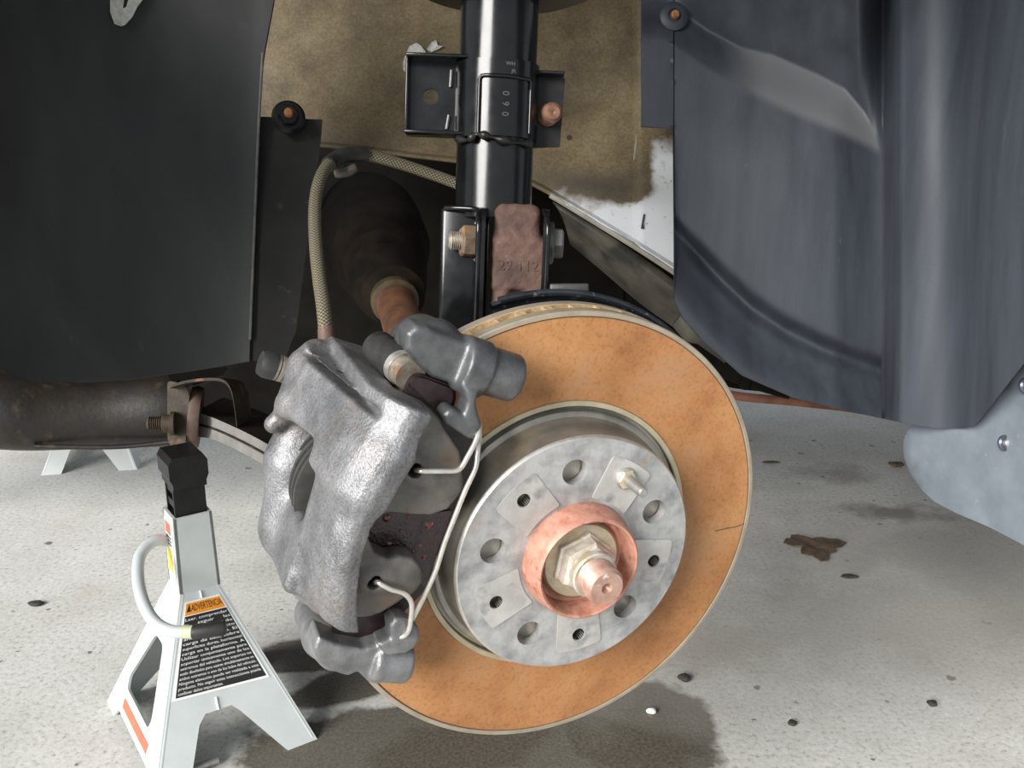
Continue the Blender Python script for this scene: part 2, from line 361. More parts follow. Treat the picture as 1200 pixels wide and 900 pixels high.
def plate(outer, holes, f3, z0, z1, extra=()):
    """prism of a polygon with holes; f3(x, y, z) -> world point"""
    pts = list(outer); edges = [(i, (i+1) % len(outer)) for i in range(len(outer))]
    loops = [list(range(len(outer)))]
    for h in holes:
        o = len(pts); pts += list(h); edges += [(o+i, o+(i+1) % len(h)) for i in range(len(h))]; loops.append(list(range(o, o+len(h))))
    pts += list(extra)
    sc = max(max(abs(c) for c in p) for p in pts)
    res = delaunay_2d_cdt([Vector((p[0]/sc, p[1]/sc)) for p in pts], edges, [], 0, 1e-7)
    vo = [(v.x*sc, v.y*sc) for v in res[0]]; tri = []
    for f in res[2]:
        cx = sum(vo[i][0] for i in f)/len(f); cy = sum(vo[i][1] for i in f)/len(f)
        if inpoly((cx, cy), outer) and not any(inpoly((cx, cy), h) for h in holes):
            a = sum(vo[f[i]][0]*vo[f[(i+1) % len(f)]][1]-vo[f[(i+1) % len(f)]][0]*vo[f[i]][1] for i in range(len(f)))
            tri.append(tuple(f) if a > 0 else tuple(f)[::-1])
    n = len(vo)
    V = [f3(x, y, z1) for x, y in vo]+[f3(x, y, z0) for x, y in vo]
    Fs = list(tri)+[tuple(i+n for i in f)[::-1] for f in tri]
    cnt = {}
    for f in tri:
        for i in range(len(f)):
            e = (f[i], f[(i+1) % len(f)]); cnt[e] = cnt.get(e, 0)+1
    for (a, b) in cnt:
        if (b, a) not in cnt: Fs.append((b, a, a+n, b+n))
    return np.array(V), Fs
def rframe(h_off=0.0):
    return lambda x, y, z: rotor(x, y, z+h_off)
def rounded(poly, r, n=4):
    out = []; L = len(poly)
    for i in range(L):
        p0 = np.array(poly[i-1], float); p1 = np.array(poly[i], float); p2 = np.array(poly[(i+1) % L], float)
        a = p0-p1; b = p2-p1; la = np.linalg.norm(a); lb = np.linalg.norm(b); d = min(r, la*.45, lb*.45)
        A = p1+a/la*d; B = p1+b/lb*d
        for k in range(n+1):
            s = k/n; out.append(tuple((1-s)**2*A+2*s*(1-s)*p1+s*s*B))
    return out
def interp(tab, x):
    return float(np.interp(x, [a for a, _ in tab], [b for _, b in tab]))
def sheet(fn, nu, nv, thick=.003, back=F_):
    """fn(i/nu, j/nv) -> world point; gives a solid sheet of the given thickness (pushed away from the camera)"""
    P = np.array([[fn(i/nu, j/nv) for j in range(nv+1)] for i in range(nu+1)])
    n = (nu+1)*(nv+1); V = np.vstack([P.reshape(-1, 3), P.reshape(-1, 3)+back*thick]); Fs = []
    id_ = lambda i, j: i*(nv+1)+j
    for i in range(nu):
        for j in range(nv):
            q = (id_(i, j), id_(i, j+1), id_(i+1, j+1), id_(i+1, j)); Fs.append(q); Fs.append(tuple(k+n for k in q)[::-1])
    for j in range(nv):
        Fs.append((id_(0, j), id_(0, j)+n, id_(0, j+1)+n, id_(0, j+1))); Fs.append((id_(nu, j), id_(nu, j+1), id_(nu, j+1)+n, id_(nu, j)+n))
    for i in range(nu):
        Fs.append((id_(i, 0), id_(i+1, 0), id_(i+1, 0)+n, id_(i, 0)+n)); Fs.append((id_(i, nv), id_(i, nv)+n, id_(i+1, nv)+n, id_(i+1, nv)))
    return V, Fs
def text_mesh(body, size, f3, extrude=.0, width=None, align='LEFT'):
    c = bpy.data.curves.new('text', 'FONT'); c.body = body; c.size = size; c.align_x = align; c.resolution_u = 2
    o = bpy.data.objects.new('text', c); COL.objects.link(o)
    dg = bpy.context.evaluated_depsgraph_get(); me = bpy.data.meshes.new_from_object(o.evaluated_get(dg))
    V = np.array([v.co[:] for v in me.vertices]) if len(me.vertices) else np.zeros((0, 3)); Fs = [tuple(p.vertices) for p in me.polygons]
    bpy.data.objects.remove(o); bpy.data.curves.remove(c); bpy.data.meshes.remove(me)
    if len(V) == 0: return V, Fs
    k = 1.0 if width is None else width/max(1e-6, V[:, 0].max()-V[:, 0].min())
    if width is not None and k > 1.6: k = 1.6
    top = [f3(x*k, y, extrude) for x, y, z in V]
    if extrude <= 0: return np.array(top), Fs
    n = len(V); bot = [f3(x*k, y, -extrude*.5) for x, y, z in V]
    cnt = set((f[i], f[(i+1) % len(f)]) for f in Fs for i in range(len(f)))
    F2 = list(Fs)+[(b, a, a+n, b+n) for a, b in cnt if (b, a) not in cnt]
    return np.array(top+bot), F2

# ------------------------------------------------------------------ signed-distance modelling (castings)
def surface_nets(fn, lo, hi, step):
    ax = [np.arange(l, h+step, step, dtype=np.float32) for l, h in zip(lo, hi)]
    G = np.stack(np.meshgrid(*ax, indexing='ij'), -1); shp = G.shape[:3]
    val = fn(G.reshape(-1, 3)).reshape(shp).astype(np.float32); ins = val < 0
    nx, ny, nz = [s-1 for s in shp]
    corner = [(i, j, k) for i in (0, 1) for j in (0, 1) for k in (0, 1)]
    c = sum(ins[i:i+nx, j:j+ny, k:k+nz].astype(np.int8) for i, j, k in corner)
    cells = np.argwhere((c > 0) & (c < 8)); idx = -np.ones((nx, ny, nz), np.int64)
    idx[cells[:, 0], cells[:, 1], cells[:, 2]] = np.arange(len(cells))
    acc = np.zeros((len(cells), 3)); cn = np.zeros(len(cells))
    for a in corner:
        for d in range(3):
            if a[d]: continue
            b = list(a); b[d] = 1
            va = val[cells[:, 0]+a[0], cells[:, 1]+a[1], cells[:, 2]+a[2]]; vb = val[cells[:, 0]+b[0], cells[:, 1]+b[1], cells[:, 2]+b[2]]
            x = (va < 0) != (vb < 0); s = np.where(x, va/np.where(x, va-vb, 1), 0)
            p = np.tile(np.array(a, float), (len(cells), 1)); p[:, d] = s
            acc[x] += p[x]; cn[x] += 1
    V = (cells+acc/cn[:, None])*step+np.array(lo); Fs = []
    for d in range(3):
        e, f = [(1, 2), (2, 0), (0, 1)][d]
        A = [slice(1, -1)]*3; A[d] = slice(0, -1); B = [slice(1, -1)]*3; B[d] = slice(1, None)
        i0 = ins[tuple(A)]; i1 = ins[tuple(B)]; w = np.argwhere(i0 != i1); s = i0[w[:, 0], w[:, 1], w[:, 2]]
        q = w.copy()
        for k in range(3):
            if k != d: q[:, k] += 1
        def cid(de, df):
            z = q.copy(); z[:, e] += de; z[:, f] += df; return idx[z[:, 0], z[:, 1], z[:, 2]]
        quad = np.stack([cid(-1, -1), cid(0, -1), cid(0, 0), cid(-1, 0)], 1)
        quad[~s] = quad[~s][:, ::-1]
        Fs += quad.tolist()
    return V, Fs
def sd_capsule(P, a, b, ra, rb=None):
    rb = ra if rb is None else rb; a = np.asarray(a, np.float32); b = np.asarray(b, np.float32)
    ab = b-a; h = np.clip(((P-a)@ab)/(ab@ab), 0, 1); return np.linalg.norm(P-a-h[:, None]*ab, axis=1)-(ra+(rb-ra)*h)
def sd_cyl(P, a, b, r, rd=0.0):
    a = np.asarray(a, np.float32); b = np.asarray(b, np.float32); L = np.linalg.norm(b-a); w = (b-a)/L
    q = P-a; y = q@w; rad = np.linalg.norm(q-y[:, None]*w, axis=1)
    d0 = rad-r+rd; d1 = np.abs(y-L/2)-L/2+rd
    return np.minimum(np.maximum(d0, d1), 0)+np.hypot(np.maximum(d0, 0), np.maximum(d1, 0))-rd
def sd_box(P, c, half, rd=0.0, Rm=None):
    q = P-np.asarray(c, np.float32)
    if Rm is not None: q = q@np.asarray(Rm, np.float32).T
    q = np.abs(q)-np.asarray(half, np.float32)+rd
    return np.minimum(q.max(1), 0)+np.linalg.norm(np.maximum(q, 0), axis=1)-rd
def sd_ell(P, c, rad):
    q = (P-np.asarray(c, np.float32))/np.asarray(rad, np.float32); k = np.linalg.norm(q, axis=1)
    return (k-1)*min(rad)
def sd_poly2(x, y, poly):
    d = np.full(len(x), 1e9, np.float32); s = np.ones(len(x), np.float32); n = len(poly)
    for i in range(n):
        xi, yi = poly[i]; xj, yj = poly[i-1]; ex, ey = xj-xi, yj-yi; wx, wy = x-xi, y-yi
        t = np.clip((wx*ex+wy*ey)/(ex*ex+ey*ey), 0, 1); d = np.minimum(d, (wx-ex*t)**2+(wy-ey*t)**2)
        c1 = y >= yi; c2 = y < yj; c3 = ex*wy > ey*wx
        fl = (c1 & c2 & c3) | (~c1 & ~c2 & ~c3); s = np.where(fl, -s, s)
    return s*np.sqrt(d)
def sd_ext(d2, z, z0, z1, rd=0.0):
    a = d2+rd; b = np.maximum(z0-z, z-z1)+rd
    return np.minimum(np.maximum(a, b), 0)+np.hypot(np.maximum(a, 0), np.maximum(b, 0))-rd
def su(a, b, k):
    h = np.clip(.5+.5*(b-a)/k, 0, 1); return b*(1-h)+a*h-k*h*(1-h)
def ss(a, b, k):        # a minus b
    h = np.clip(.5-.5*(a+b)/k, 0, 1); return a*(1-h)-b*h+k*h*(1-h)
def si(a, b, k): return -su(-a, -b, k)
def cast(name, fn, lo, hi, step, to_world, m, parent, angle=60):
    V, Fs = surface_nets(fn, lo, hi, step); return link(name, to_world(V), Fs, m, parent, angle=angle)

# ================================================================== SETTING
def quad_floor():
    V = [(-12, -6, 0), (12, -6, 0), (12, 12, 0), (-12, 12, 0)]
    o = link('floor', V, [(0, 1, 2, 3)], M['floor'], smooth=False); o['kind'] = 'structure'; return o
quad_floor()

def unseen_car_body():
    # painted front wing with its wheel arch, the bonnet and bumper line around the well: unseen, the arch enlarged to let light into the well
    f3 = lambda x, z, y: np.array([x, y, z])
    arch = [(0.62*math.cos(a)+.0, .46+.62*math.sin(a)) for a in np.linspace(math.pi*1.04, -math.pi*.04, 30)]
    outer = [(-.76, .42), (-.66, .40)]+[p for p in arch]+[(.66, .30), (1.9, .26), (1.9, 1.26), (.6, 1.22), (-.50, 1.18), (-.76, 1.0)]
    wing = plate(outer, [], f3, .40, .43)
    top = box((.62, 1.3, 1.18), X_, np.array([0, 1., 0]), np.array([0, 0, 1.]), 1.27, .9, .02)
    o = link('unseen_car_body', *join(wing, top), M['car_paint'], smooth=False); o['kind'] = 'structure'
    # dark inner bulkhead and floor pan that close the wheel well
    back = box((-.57, 1.34, .69), X_, np.array([0, 1., 0]), np.array([0, 0, 1.]), .73, .01, .47)
    back = join(back, box((.66, 1.345, .76), X_, np.array([0, 1., 0]), np.array([0, 0, 1.]), .52, .01, .40))
    pan = box((1.0, 1.72, .35), X_, np.array([0, 1., 0]), np.array([0, 0, 1.]), .95, .42, .012)
    pan2 = box((-.22, 1.45, .215), X_, np.array([0, 1., 0]), np.array([0, 0, 1.]), .38, .12, .012)
    o = link('underbody', *join(back, pan, pan2), M['dark_body'], smooth=False); o['kind'] = 'structure'
unseen_car_body()

# ================================================================== WHEEL-WELL PANELS
# left splash shield
XR = [(-40, 323), (0, 321), (60, 310), (100, 305), (400, 293), (430, 292)]
YB = [(-80, 395), (-30, 418), (0, 432), (18, 443), (45, 448), (90, 448), (150, 445), (230, 434), (300, 422)]
def DL(x, y):
    s = np.clip((x+60)/360, 0, 1); return .935-.235*(1-s)**1.5-.010*math.sin(y/70.)*(1-s)+.006*math.sin(x/60+y/120)
def shield():
    t = thing('splash_shield', 'flat matt black plastic splash shield hanging left of the brake caliper', 'splash shield', px(150, 440, DL(150, 440)))
    def fn(a, b):
        y0 = -45+b*475; x = -70+a*(interp(XR, y0)+70); y = -45+b*(interp(YB, x)+45); return px(x, y, DL(x, y))
    link('panel', *sheet(fn, 60, 60, .004), M['black_plastic'], t)
    # inner mounting strip behind the panel edge
    dS = lambda x, y: .945+.0
    poly = [(285, 136), (318, 137), (352, 139), (378, 140), (376, 166), (362, 270), (347, 388), (341, 402), (336, 417), (300, 423), (280, 425)]
    link('mounting_strip', *plate(poly, [], lambda x, y, z: px(x, y, dS(x, y)+z), .0, .003), M['strip_plastic'], t, smooth=False)
    path = smooth_path([px(308, 62, DL(308, 62)-.002), px(303, 150, DL(303, 150)-.002), px(298, 270, DL(298, 270)-.002), px(293, 398, DL(293, 398)-.002)], 6)
    link('edge_bead', *tube(path, .0015, 8), M['edge_grey'], t)
    c = px(338, 139, .940); ax = -F_+.25*X_; ax /= np.linalg.norm(ax)
    b = link('flange_bolt', *join(lathe([(.0, .004), (.0165, .004), (.0165, .006), (.0135, .009), (.0, .009)], c, ax, 28), lathe([(.0105, .008), (.0105, .017), (.009, .0185), (.0, .0185)], c, ax, 6)), M['black_steel'], t, angle=25)
    sub(b, 'stud', *lathe([(.0045, .012), (.0045, .023), (.003, .0245), (.0, .0245)], c, ax, 14), M['orange_rust'])
    poly = [(129, -40), (172, -40), (170, -4), (161, 8), (155, 20), (147, 29), (142, 31), (134, 28), (129, 14)]
    link('paint_scuff', *plate(poly, [[(146, -5), (152, -6), (148, 8), (144, 10)]], lambda x, y, z: px(x, y, DL(x, y)-.0035+z), .0, .002), M['white_foam'], t, smooth=False)
M['strip_plastic'] = mat('black_strip_plastic', (.010, .010, .0095), (.022, .021, .020), 12, .7, 0, .25, 500, .0003, spec=.25, c3=(.05, .045, .04), s3=70, lo3=.66, hi3=.8)
M['edge_grey'] = mat('worn_plastic_edge', (.10, .095, .088), (.16, .15, .14), 80, .6, 0, .2, 400, .0004)
shield()

# brown inner wheel-house panel
def DP(x, y):
    d = 1.06-.03*np.clip((y-120)/120, 0, 1)-.012*np.clip((x-640)/160, 0, 1)
    if x > 742: d -= .008*np.clip((x-742)/6, 0, 1)
    return d
def wheelhouse():
    t = thing('wheelhouse_panel', 'grimy olive-brown sheet metal wheelhouse panel behind the strut with white painted corner', 'body panel', px(560, 195, 1.03))
    YBp = [(270, 168), (378, 172), (420, 176), (480, 184), (540, 191), (600, 205), (640, 226), (652, 233), (700, 262), (750, 293), (830, 345)]
    att = []; soot = []
    def fn(a, b):
        x = 270+a*529; yb = interp(YBp, x); y = -45+b*(yb+45)
        e = 0.0
        if b > .985: e = .006
        att.append(clean(x, y)); soot.append(float(np.clip(.85*math.exp(-((x-690-(y-215)*1.2)/62)**2-((y-216)/17)**2)+.5*math.exp(-((x-400)/60)**2-((y-165)/18)**2), 0, .9))); return px(x, y, DP(x, y)-e)
    def clean(x, y):
        # white paint shows in the lower right corner, grime fades over it
        d1 = (x-690)/90+(y-235)/60           # lower skirt
        a = np.clip(.5+.35*d1, 0, 1) if y > 215 else 0
        b_ = np.clip((x-745)/10, 0, 1)*np.clip(1.1-abs(y-205)/9*.15 if y < 190 else 1.2, 0, 1)
        smudge = math.exp(-((x-752)/16)**2-((y-195)/22)**2)*.9+math.exp(-((x-735)/40)**2-((y-222)/16)**2)*.9+math.exp(-((x-752)/9)**2-((y-160)/22)**2)*.5
        return float(np.clip(max(a*1.15, b_)-smudge, 0, 1))
    V, Fs = sheet(fn, 110, 70, .004)
    o = link('panel', V, Fs, M['panel'], t)
    at = o.data.attributes.new('clean', 'FLOAT', 'POINT')
    vals = att+att
    if len(vals) == len(o.data.vertices): at.data.foreach_set('value', vals); a2 = o.data.attributes.new('soot', 'FLOAT', 'POINT'); a2.data.foreach_set('value', soot+soot)
    path = [px(763-.1*y-(.004*y if y > 100 else 0), y, DP(742, y)-.004) for y in range(-40, 200, 12)]
    link('seam', *tube(path, .0016, 8), M['seam'], t)
    lower = smooth_path([px(x, interp(YBp, x), DP(x, interp(YBp, x))-.004) for x in (645, 680, 715, 750, 796)], 5)
    link('hem', *tube(lower, .003, 8), M['seam'], t)
    for nm, poly in (('paint_flake', [(472, 73), (476, 62), (480, 54), (488, 50), (494, 54), (499, 61), (497, 69), (488, 73), (484, 82), (484, 91), (476, 86), (472, 81)]), ('paint_flake', [(500, 58), (506, 49), (511, 47), (513, 53), (519, 54), (513, 58), (505, 61)])):
        link(nm, *plate(poly, [], lambda x, y, z: px(x, y, DP(x, y)-.003+z+.001*math.sin(x*1.3+y)), .0, .002), M['white_foam'], t, smooth=False)
    link('drain_hole', *lathe([(.0, .0), (.0028, .0), (.0028, -.002)], px(667, 161, DP(667, 161)-.0015), -F_, 14), M['black_print'], t)
    pl = [(742, 255), (745, 247), (747, 249), (745, 256), (744, 263), (741, 264)]
    link('scratch', *plate([(751, 268), (754, 251), (756, 251), (754, 262), (755, 268)], [], lambda x, y, z: px(x, y, DP(x, y)-.002+z), .0, .001), M['black_print'], t, smooth=False)
M['seam'] = mat('dirty_pale_seam', (.22, .20, .16), (.34, .32, .27), 40, .6, 0, .2, 300, .0005)
wheelhouse()

# grimy chassis rail below it
def rail():
    t = thing('chassis_rail', 'dark grimy chassis rail sloping below the white painted panel corner', 'chassis rail', px(740, 330, 1.0))
    a = smooth_path([px(648, 236, 1.04), px(700, 267, 1.035), (px(750, 300, 1.03)), px(800, 336, 1.025), px(850, 372, 1.02)], 5)
    b = smooth_path([px(668, 285, 1.12), px(712, 322, 1.11), px(752, 356, 1.10), px(800, 390, 1.09), px(850, 425, 1.08)], 5)
    fn = lambda u, v: (lambda k: (lambda A, B: A*(1-v)+B*v-F_*.03*math.sin(v*math.pi))(np.array(a[k]), np.array(b[k])))(int(round(u*20)))
    link('rail_web', *sheet(fn, 20, 8, .006), M['rail'], t)
    c = smooth_path([px(795, 372, 1.02), px(812, 386, 1.02), px(825, 396, 1.02)], 4)
    link('bracket_lump', *tube(c, [.010, .012, .013, .014, .015, .014, .012, .010, .008], 10), M['rail'], t)
rail()

# right wheel-arch liner
YBR = [(752, 148), (789, 150), (790.5, 352), (800, 372), (825, 400), (870, 440), (930, 466), (1000, 483), (1065, 497), (1100, 502), (1130, 502), (1142, 499), (1150, 490), (1175, 458), (1200, 426), (1260, 350)]
UP = [(780, 2), (830, 36), (868, 56), (905, 64), (960, 88), (990, 104), (1012, 130), (1024, 152), (1033, 180)]
LO = [(780, 45), (830, 80), (880, 110), (930, 133), (975, 151), (1010, 168), (1033, 180)]
GR = [(790, 262), (815, 290), (845, 322), (880, 355), (920, 382), (960, 402), (1000, 418), (1034, 430)]
def sstep(a, b, x): s = np.clip((x-a)/(b-a), 0, 1); return s*s*(3-2*s)
def DR(x, y):
    d = .985-.012*np.clip((x-790)/245, 0, 1)+.00016*(math.hypot(y-190, 60)+(y-190))/2
    if x < 790: d = .985
    edge = 1034.0
    k = np.clip((x-edge)/190, 0, 1)
    if x > edge: d -= .035*sstep(0, .12, k)+.20*k**1.1+.004*math.sin(x/13.)*sstep(0, .2, k)+.012*math.sin(x/27.+1.2)*sstep(0, .1, k)
    elif x <= edge:
        ylo = interp(LO, x); yup = interp(UP, x)
        # the tread bulge stands proud below the ledge
        d -= .017*sstep(yup-2, max(ylo, yup+3)+2, y)*sstep(edge+2, edge-60, x); d -= .00065*max(0., yup-y)*sstep(770, 830, x)*sstep(edge+2, edge-30, x)
        g = interp(GR, x)
        d += .016*math.exp(-((y-g-3)/12.)**2)*sstep(780, 830, x); d += .012*sstep(g-14, g+14, y)-.03*sstep(g+14, g+90, y)
        d -= .003*math.sin((x-860)/50.)*sstep(130, 200, y)
    return d
def liner():
    t = thing('arch_liner', 'large moulded blue-grey plastic wheel arch liner right of the rotor', 'fender liner', px(1000, 480, .9))
    xs = sorted(set(list(np.linspace(752, 789, 8))+[790.5]+list(np.linspace(793, 1020, 90))+list(np.linspace(1021, 1034, 12))+list(np.linspace(1034.5, 1050, 16))+list(np.linspace(1053, 1260, 70))))
    def fn(a, b):
        x = xs[int(round(a*(len(xs)-1)))]; yb = interp(YBR, x); y = -45+b*(yb+45); return px(x, y, DR(x, y))
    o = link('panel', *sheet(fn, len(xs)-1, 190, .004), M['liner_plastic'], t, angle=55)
    dust = []  # per-vertex mask for the light painted on the ledge
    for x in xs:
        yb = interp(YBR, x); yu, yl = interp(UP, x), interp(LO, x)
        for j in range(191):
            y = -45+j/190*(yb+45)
            dust.append(float(sstep(yu-1, yu+3, y)*sstep(yl+7, yl-9, y)*sstep(835, 905, x)*sstep(1036, 1026, x)))  # extent of the light crescent painted on the ledge
    at = o.data.attributes.new('dust', 'FLOAT', 'POINT'); at.data.foreach_set('value', dust+dust)  # mask of the painted light crescent
    c = px(789, 20, .975); ax = -F_+.1*X_
    b = link('plastic_clip', *lathe([(.0, .001), (.014, .001), (.015, .003), (.011, .006), (.007, .006), (.006, .004), (.0, .004)], c, ax, 24), M['liner_plastic'], t)
    sub(b, 'clip_screw', *lathe([(.0042, .003), (.0042, .009), (.003, .010), (.0, .010)], c, ax, 12), M['orange_rust'])
liner()

def flap():
    t = thing('mud_flap', 'pale blue-grey rubber mud flap with rounded corner at lower right', 'mud flap', px(1100, 580, .80))
    D = lambda x, y: 1.022-.215*np.clip((x-1034)/190, 0, 1.2)
    poly = [(1058, 520), (1061, 508), (1067, 500), (1076, 490), (1100, 486), (1125, 486), (1150, 470), (1175, 445), (1205, 410), (1255, 350), (1255, 672), (1200, 639), (1160, 618), (1120, 601), (1095, 588), (1078, 572), (1066, 553), (1059, 536)]
    poly = rounded(poly, 6, 2)
    link('flap_sheet', *plate(poly, [], lambda x, y, z: px(x, y, D(x, y)+z), .0, .004, extra=[(x, y) for x in range(1070, 1250, 12) for y in range(440, 660, 24) if inpoly((x, y), poly)]), M['flap'], t, angle=50)
    for x, y in ((1178, 519), (1203, 452)):
        c = px(x, y, D(x, y)); b = link('rivet', *lathe([(.0075, -.001), (.0075, .0012), (.006, .0025), (.0035, .0015), (.0, .0015)], c, -F_+.2*X_, 22), M['rivet'], t)
        sub(b, 'rivet_pin', *lathe([(.003, .0005), (.003, .004), (.0015, .005), (.0, .005)], c, -F_+.2*X_, 12), M['wire'])
M['rivet'] = mat('dark_rivet', (.05, .06, .09), (.09, .10, .13), 100, .3, .4, .1, 400, .0003)
flap()

# rusty bar low behind the liner, with the dark pipe run above it
def bar():
    t = thing('sill_flange', 'rusty orange-red sill flange glimpsed between rotor and arch liner', 'sill flange', px(900, 470, 1.5))
    p = [px(800, 446, 1.36), px(860, 463, 1.36), px(930, 470, 1.34), px(1000, 478, 1.32), px(1090, 494, 1.3)]
    fn = lambda a, b: (lambda P: P+U_*(.006-.013*b)-F_*.004*math.sin(b*3.14))(np.array(smooth_path(p, 5)[int(round(a*20))]))
    link('rusty_edge', *sheet(fn, 20, 4, .004), M['red_rust'], t)
    fn2 = lambda a, b: (lambda P: P+U_*(.085-.075*b)+F_*(.03*(1-b)))(np.array(smooth_path(p, 5)[int(round(a*20))]))
    link('sill_skin', *sheet(fn2, 20, 4, .004), M['dark_body'], t)
    t2 = thing('exhaust_pipe', 'dark soot-black pipe running behind the rotor below the arch liner', 'pipe', px(870, 425, 1.2))
    q = smooth_path([px(760, 388, 1.2), px(820, 408, 1.2), px(880, 432, 1.18), px(930, 446, 1.17)], 5)
    link('pipe', *tube(q, .024, 14), M['dark_body'], t2)
    link('clamp', *lathe([(.026, -.006), (.028, -.003), (.028, .003), (.026, .006)], np.array(px(880, 432, 1.18)), np.array(q[11])-np.array(q[9]), 20), M['dark_body'], t2)
bar()

# ================================================================== ROTOR
UVR = (RU, RV)
def build_rotor():
    t = thing('brake_rotor', 'orange rusted vented brake rotor with bare silver hat', 'brake rotor', rotor(0, -.151, 0))
    L = lambda prof, seg=160: lathe(prof, HUB, N_, seg, uv=UVR)
    link('friction_face', *L([(.0935, -.0085), (.0935, -.0004), (.0938, 0), (.1468, 0), (.1470, -.0004), (.1470, -.0085)]), M['disc_rust'], t)
    link('wear_line', *L([(.1470, -.0085), (.1470, -.0006), (.1476, -.0006), (.1476, -.0085)]), M['disc_line'], t)
    link('outer_rim', *L([(.1476, -.0085), (.1476, .0003), (.1480, .0006), (.1503, .0004), (.1510, -.0003), (.1510, -.0080), (.1505, -.0085), (.0935, -.0087)]), M['disc_rim'], t)
    link('inner_disc', *L([(.088, -.0178), (.1500, -.0178), (.1510, -.0185), (.1510, -.0255), (.1500, -.026), (.088, -.026)]), M['disc_rim'], t)
    link('inner_face', *L([(.090, -.0177), (.1505, -.0177), (.1505, -.0179)]), M['vane'], t)
    sl = [(838, 622), (850, 619), (862, 617), (873, 613), (873.5, 614), (862, 618.2), (850, 620.2), (838, 623)]
    link('scribe_line', *plate([on_plane(x, y, .0002) for x, y in sl], [], rframe(), -.0003, .0002), M['disc_line'], t, smooth=False)
    # cooling vanes: one mesh, copied round
    v0 = None; nv = 52
    base = np.array(t['_base'])
    for i in range(nv):
        a = 2*math.pi*(i+.35)/nv
        if v0 is None:
            c = rotor(0, 0, 0); V, Fs = box(HUB+RU*.123-N_*.0133, RU, RV, N_, .0275, .0026, .0047)
            v0 = link('vane', (V-HUB)+base, Fs, M['vane'], t, smooth=False); o = v0
        else:
            o = v0.copy(); COL.objects.link(o); o.parent = t
        o.matrix_local = Matrix.Translation(Vector(HUB-base)) @ Matrix.Rotation(a, 4, Vector(N_))
    # hat
    link('hat_lip', *L([(.0936, -.0006), (.0933, .0012), (.0903, .0012), (.0898, .0004)]), M['lip_tan'], t)
    link('hat_wall', *L([(.0898, .0004), (.0895, -.0030), (.0872, -.0034), (.0868, .0012), (.0858, .0022), (.0836, .0026), (.0822, .0045), (.0812, .0090), (.0806, .0180), (.0804, .0255)]), M['hat_side'], t)
    link('hat_edge', *L([(.0804, .0255), (.0797, .0270), (.0787, .0278)]), M['wire'], t)
    holes = []
    for k in range(5):
        a = R(93.9-72*k); holes.append(circ(.058*math.cos(a), .058*math.sin(a), .0083, 32))
        a = R(57.8+72*k)
        if k: holes.append(circ(.058*math.cos(a), .058*math.sin(a), .0042, 24))
    holes.append(circ(0, 0, .0365, 72))
    ex = [(q*math.cos(a), q*math.sin(a)) for q in (.046, .070) for a in np.linspace(0, 6.2, 40)]
    link('hat_face', *plate(circ(0, 0, .0788, 128), holes, rframe(), .0205, .0278), M['hat_face'], t, angle=30)
    for k in range(5):
        a = R(57.8+72*k); ca, sa = math.cos(a), math.sin(a)
        pts = [(.0395*math.cos(w), .0395*math.sin(w)) for w in np.linspace(-.36, .36, 7)]+[(.069*math.cos(w), .069*math.sin(w)) for w in np.linspace(.235, -.235, 7)]
        pts = rounded(pts, .004, 2)
        poly = [(x*ca-y*sa, x*sa+y*ca) for x, y in pts]
        hs = [circ(.058*ca, .058*sa, .0046, 24)]
        p = link('contact_pad', *plate(poly, hs, rframe(), .0277, .0284), M['hat_pad'], t, angle=30)
        if k == 0:
            c = rotor(.058*ca, .058*sa, .0)
            st = link('locating_stud', *lathe([(.0, .0275), (.0072, .0275), (.0072, .0300), (.0060, .0312), (.0036, .0318), (.0036, .046), (.0030, .0505), (.0022, .0512), (.0, .0512)], c, N_, 20), M['steel'], t)
            V, Fs = lathe([(.0066, .0284), (.0066, .0318), (.0056, .0328), (.0, .0328)], c, N_, 6); sub(st, 'hex_collar', V, Fs, M['washer'], smooth=False)
        else:
            link('pin_hole', *lathe([(.0042, .0278), (.0042, .012), (.0, .012)], rotor(.058*ca, .058*sa, 0), N_, 20), M['thread'], t)
    link('hat_bore', *L([(.0365, .0205), (.0365, .0278)], 72), M['hat_side'], t)
build_rotor()

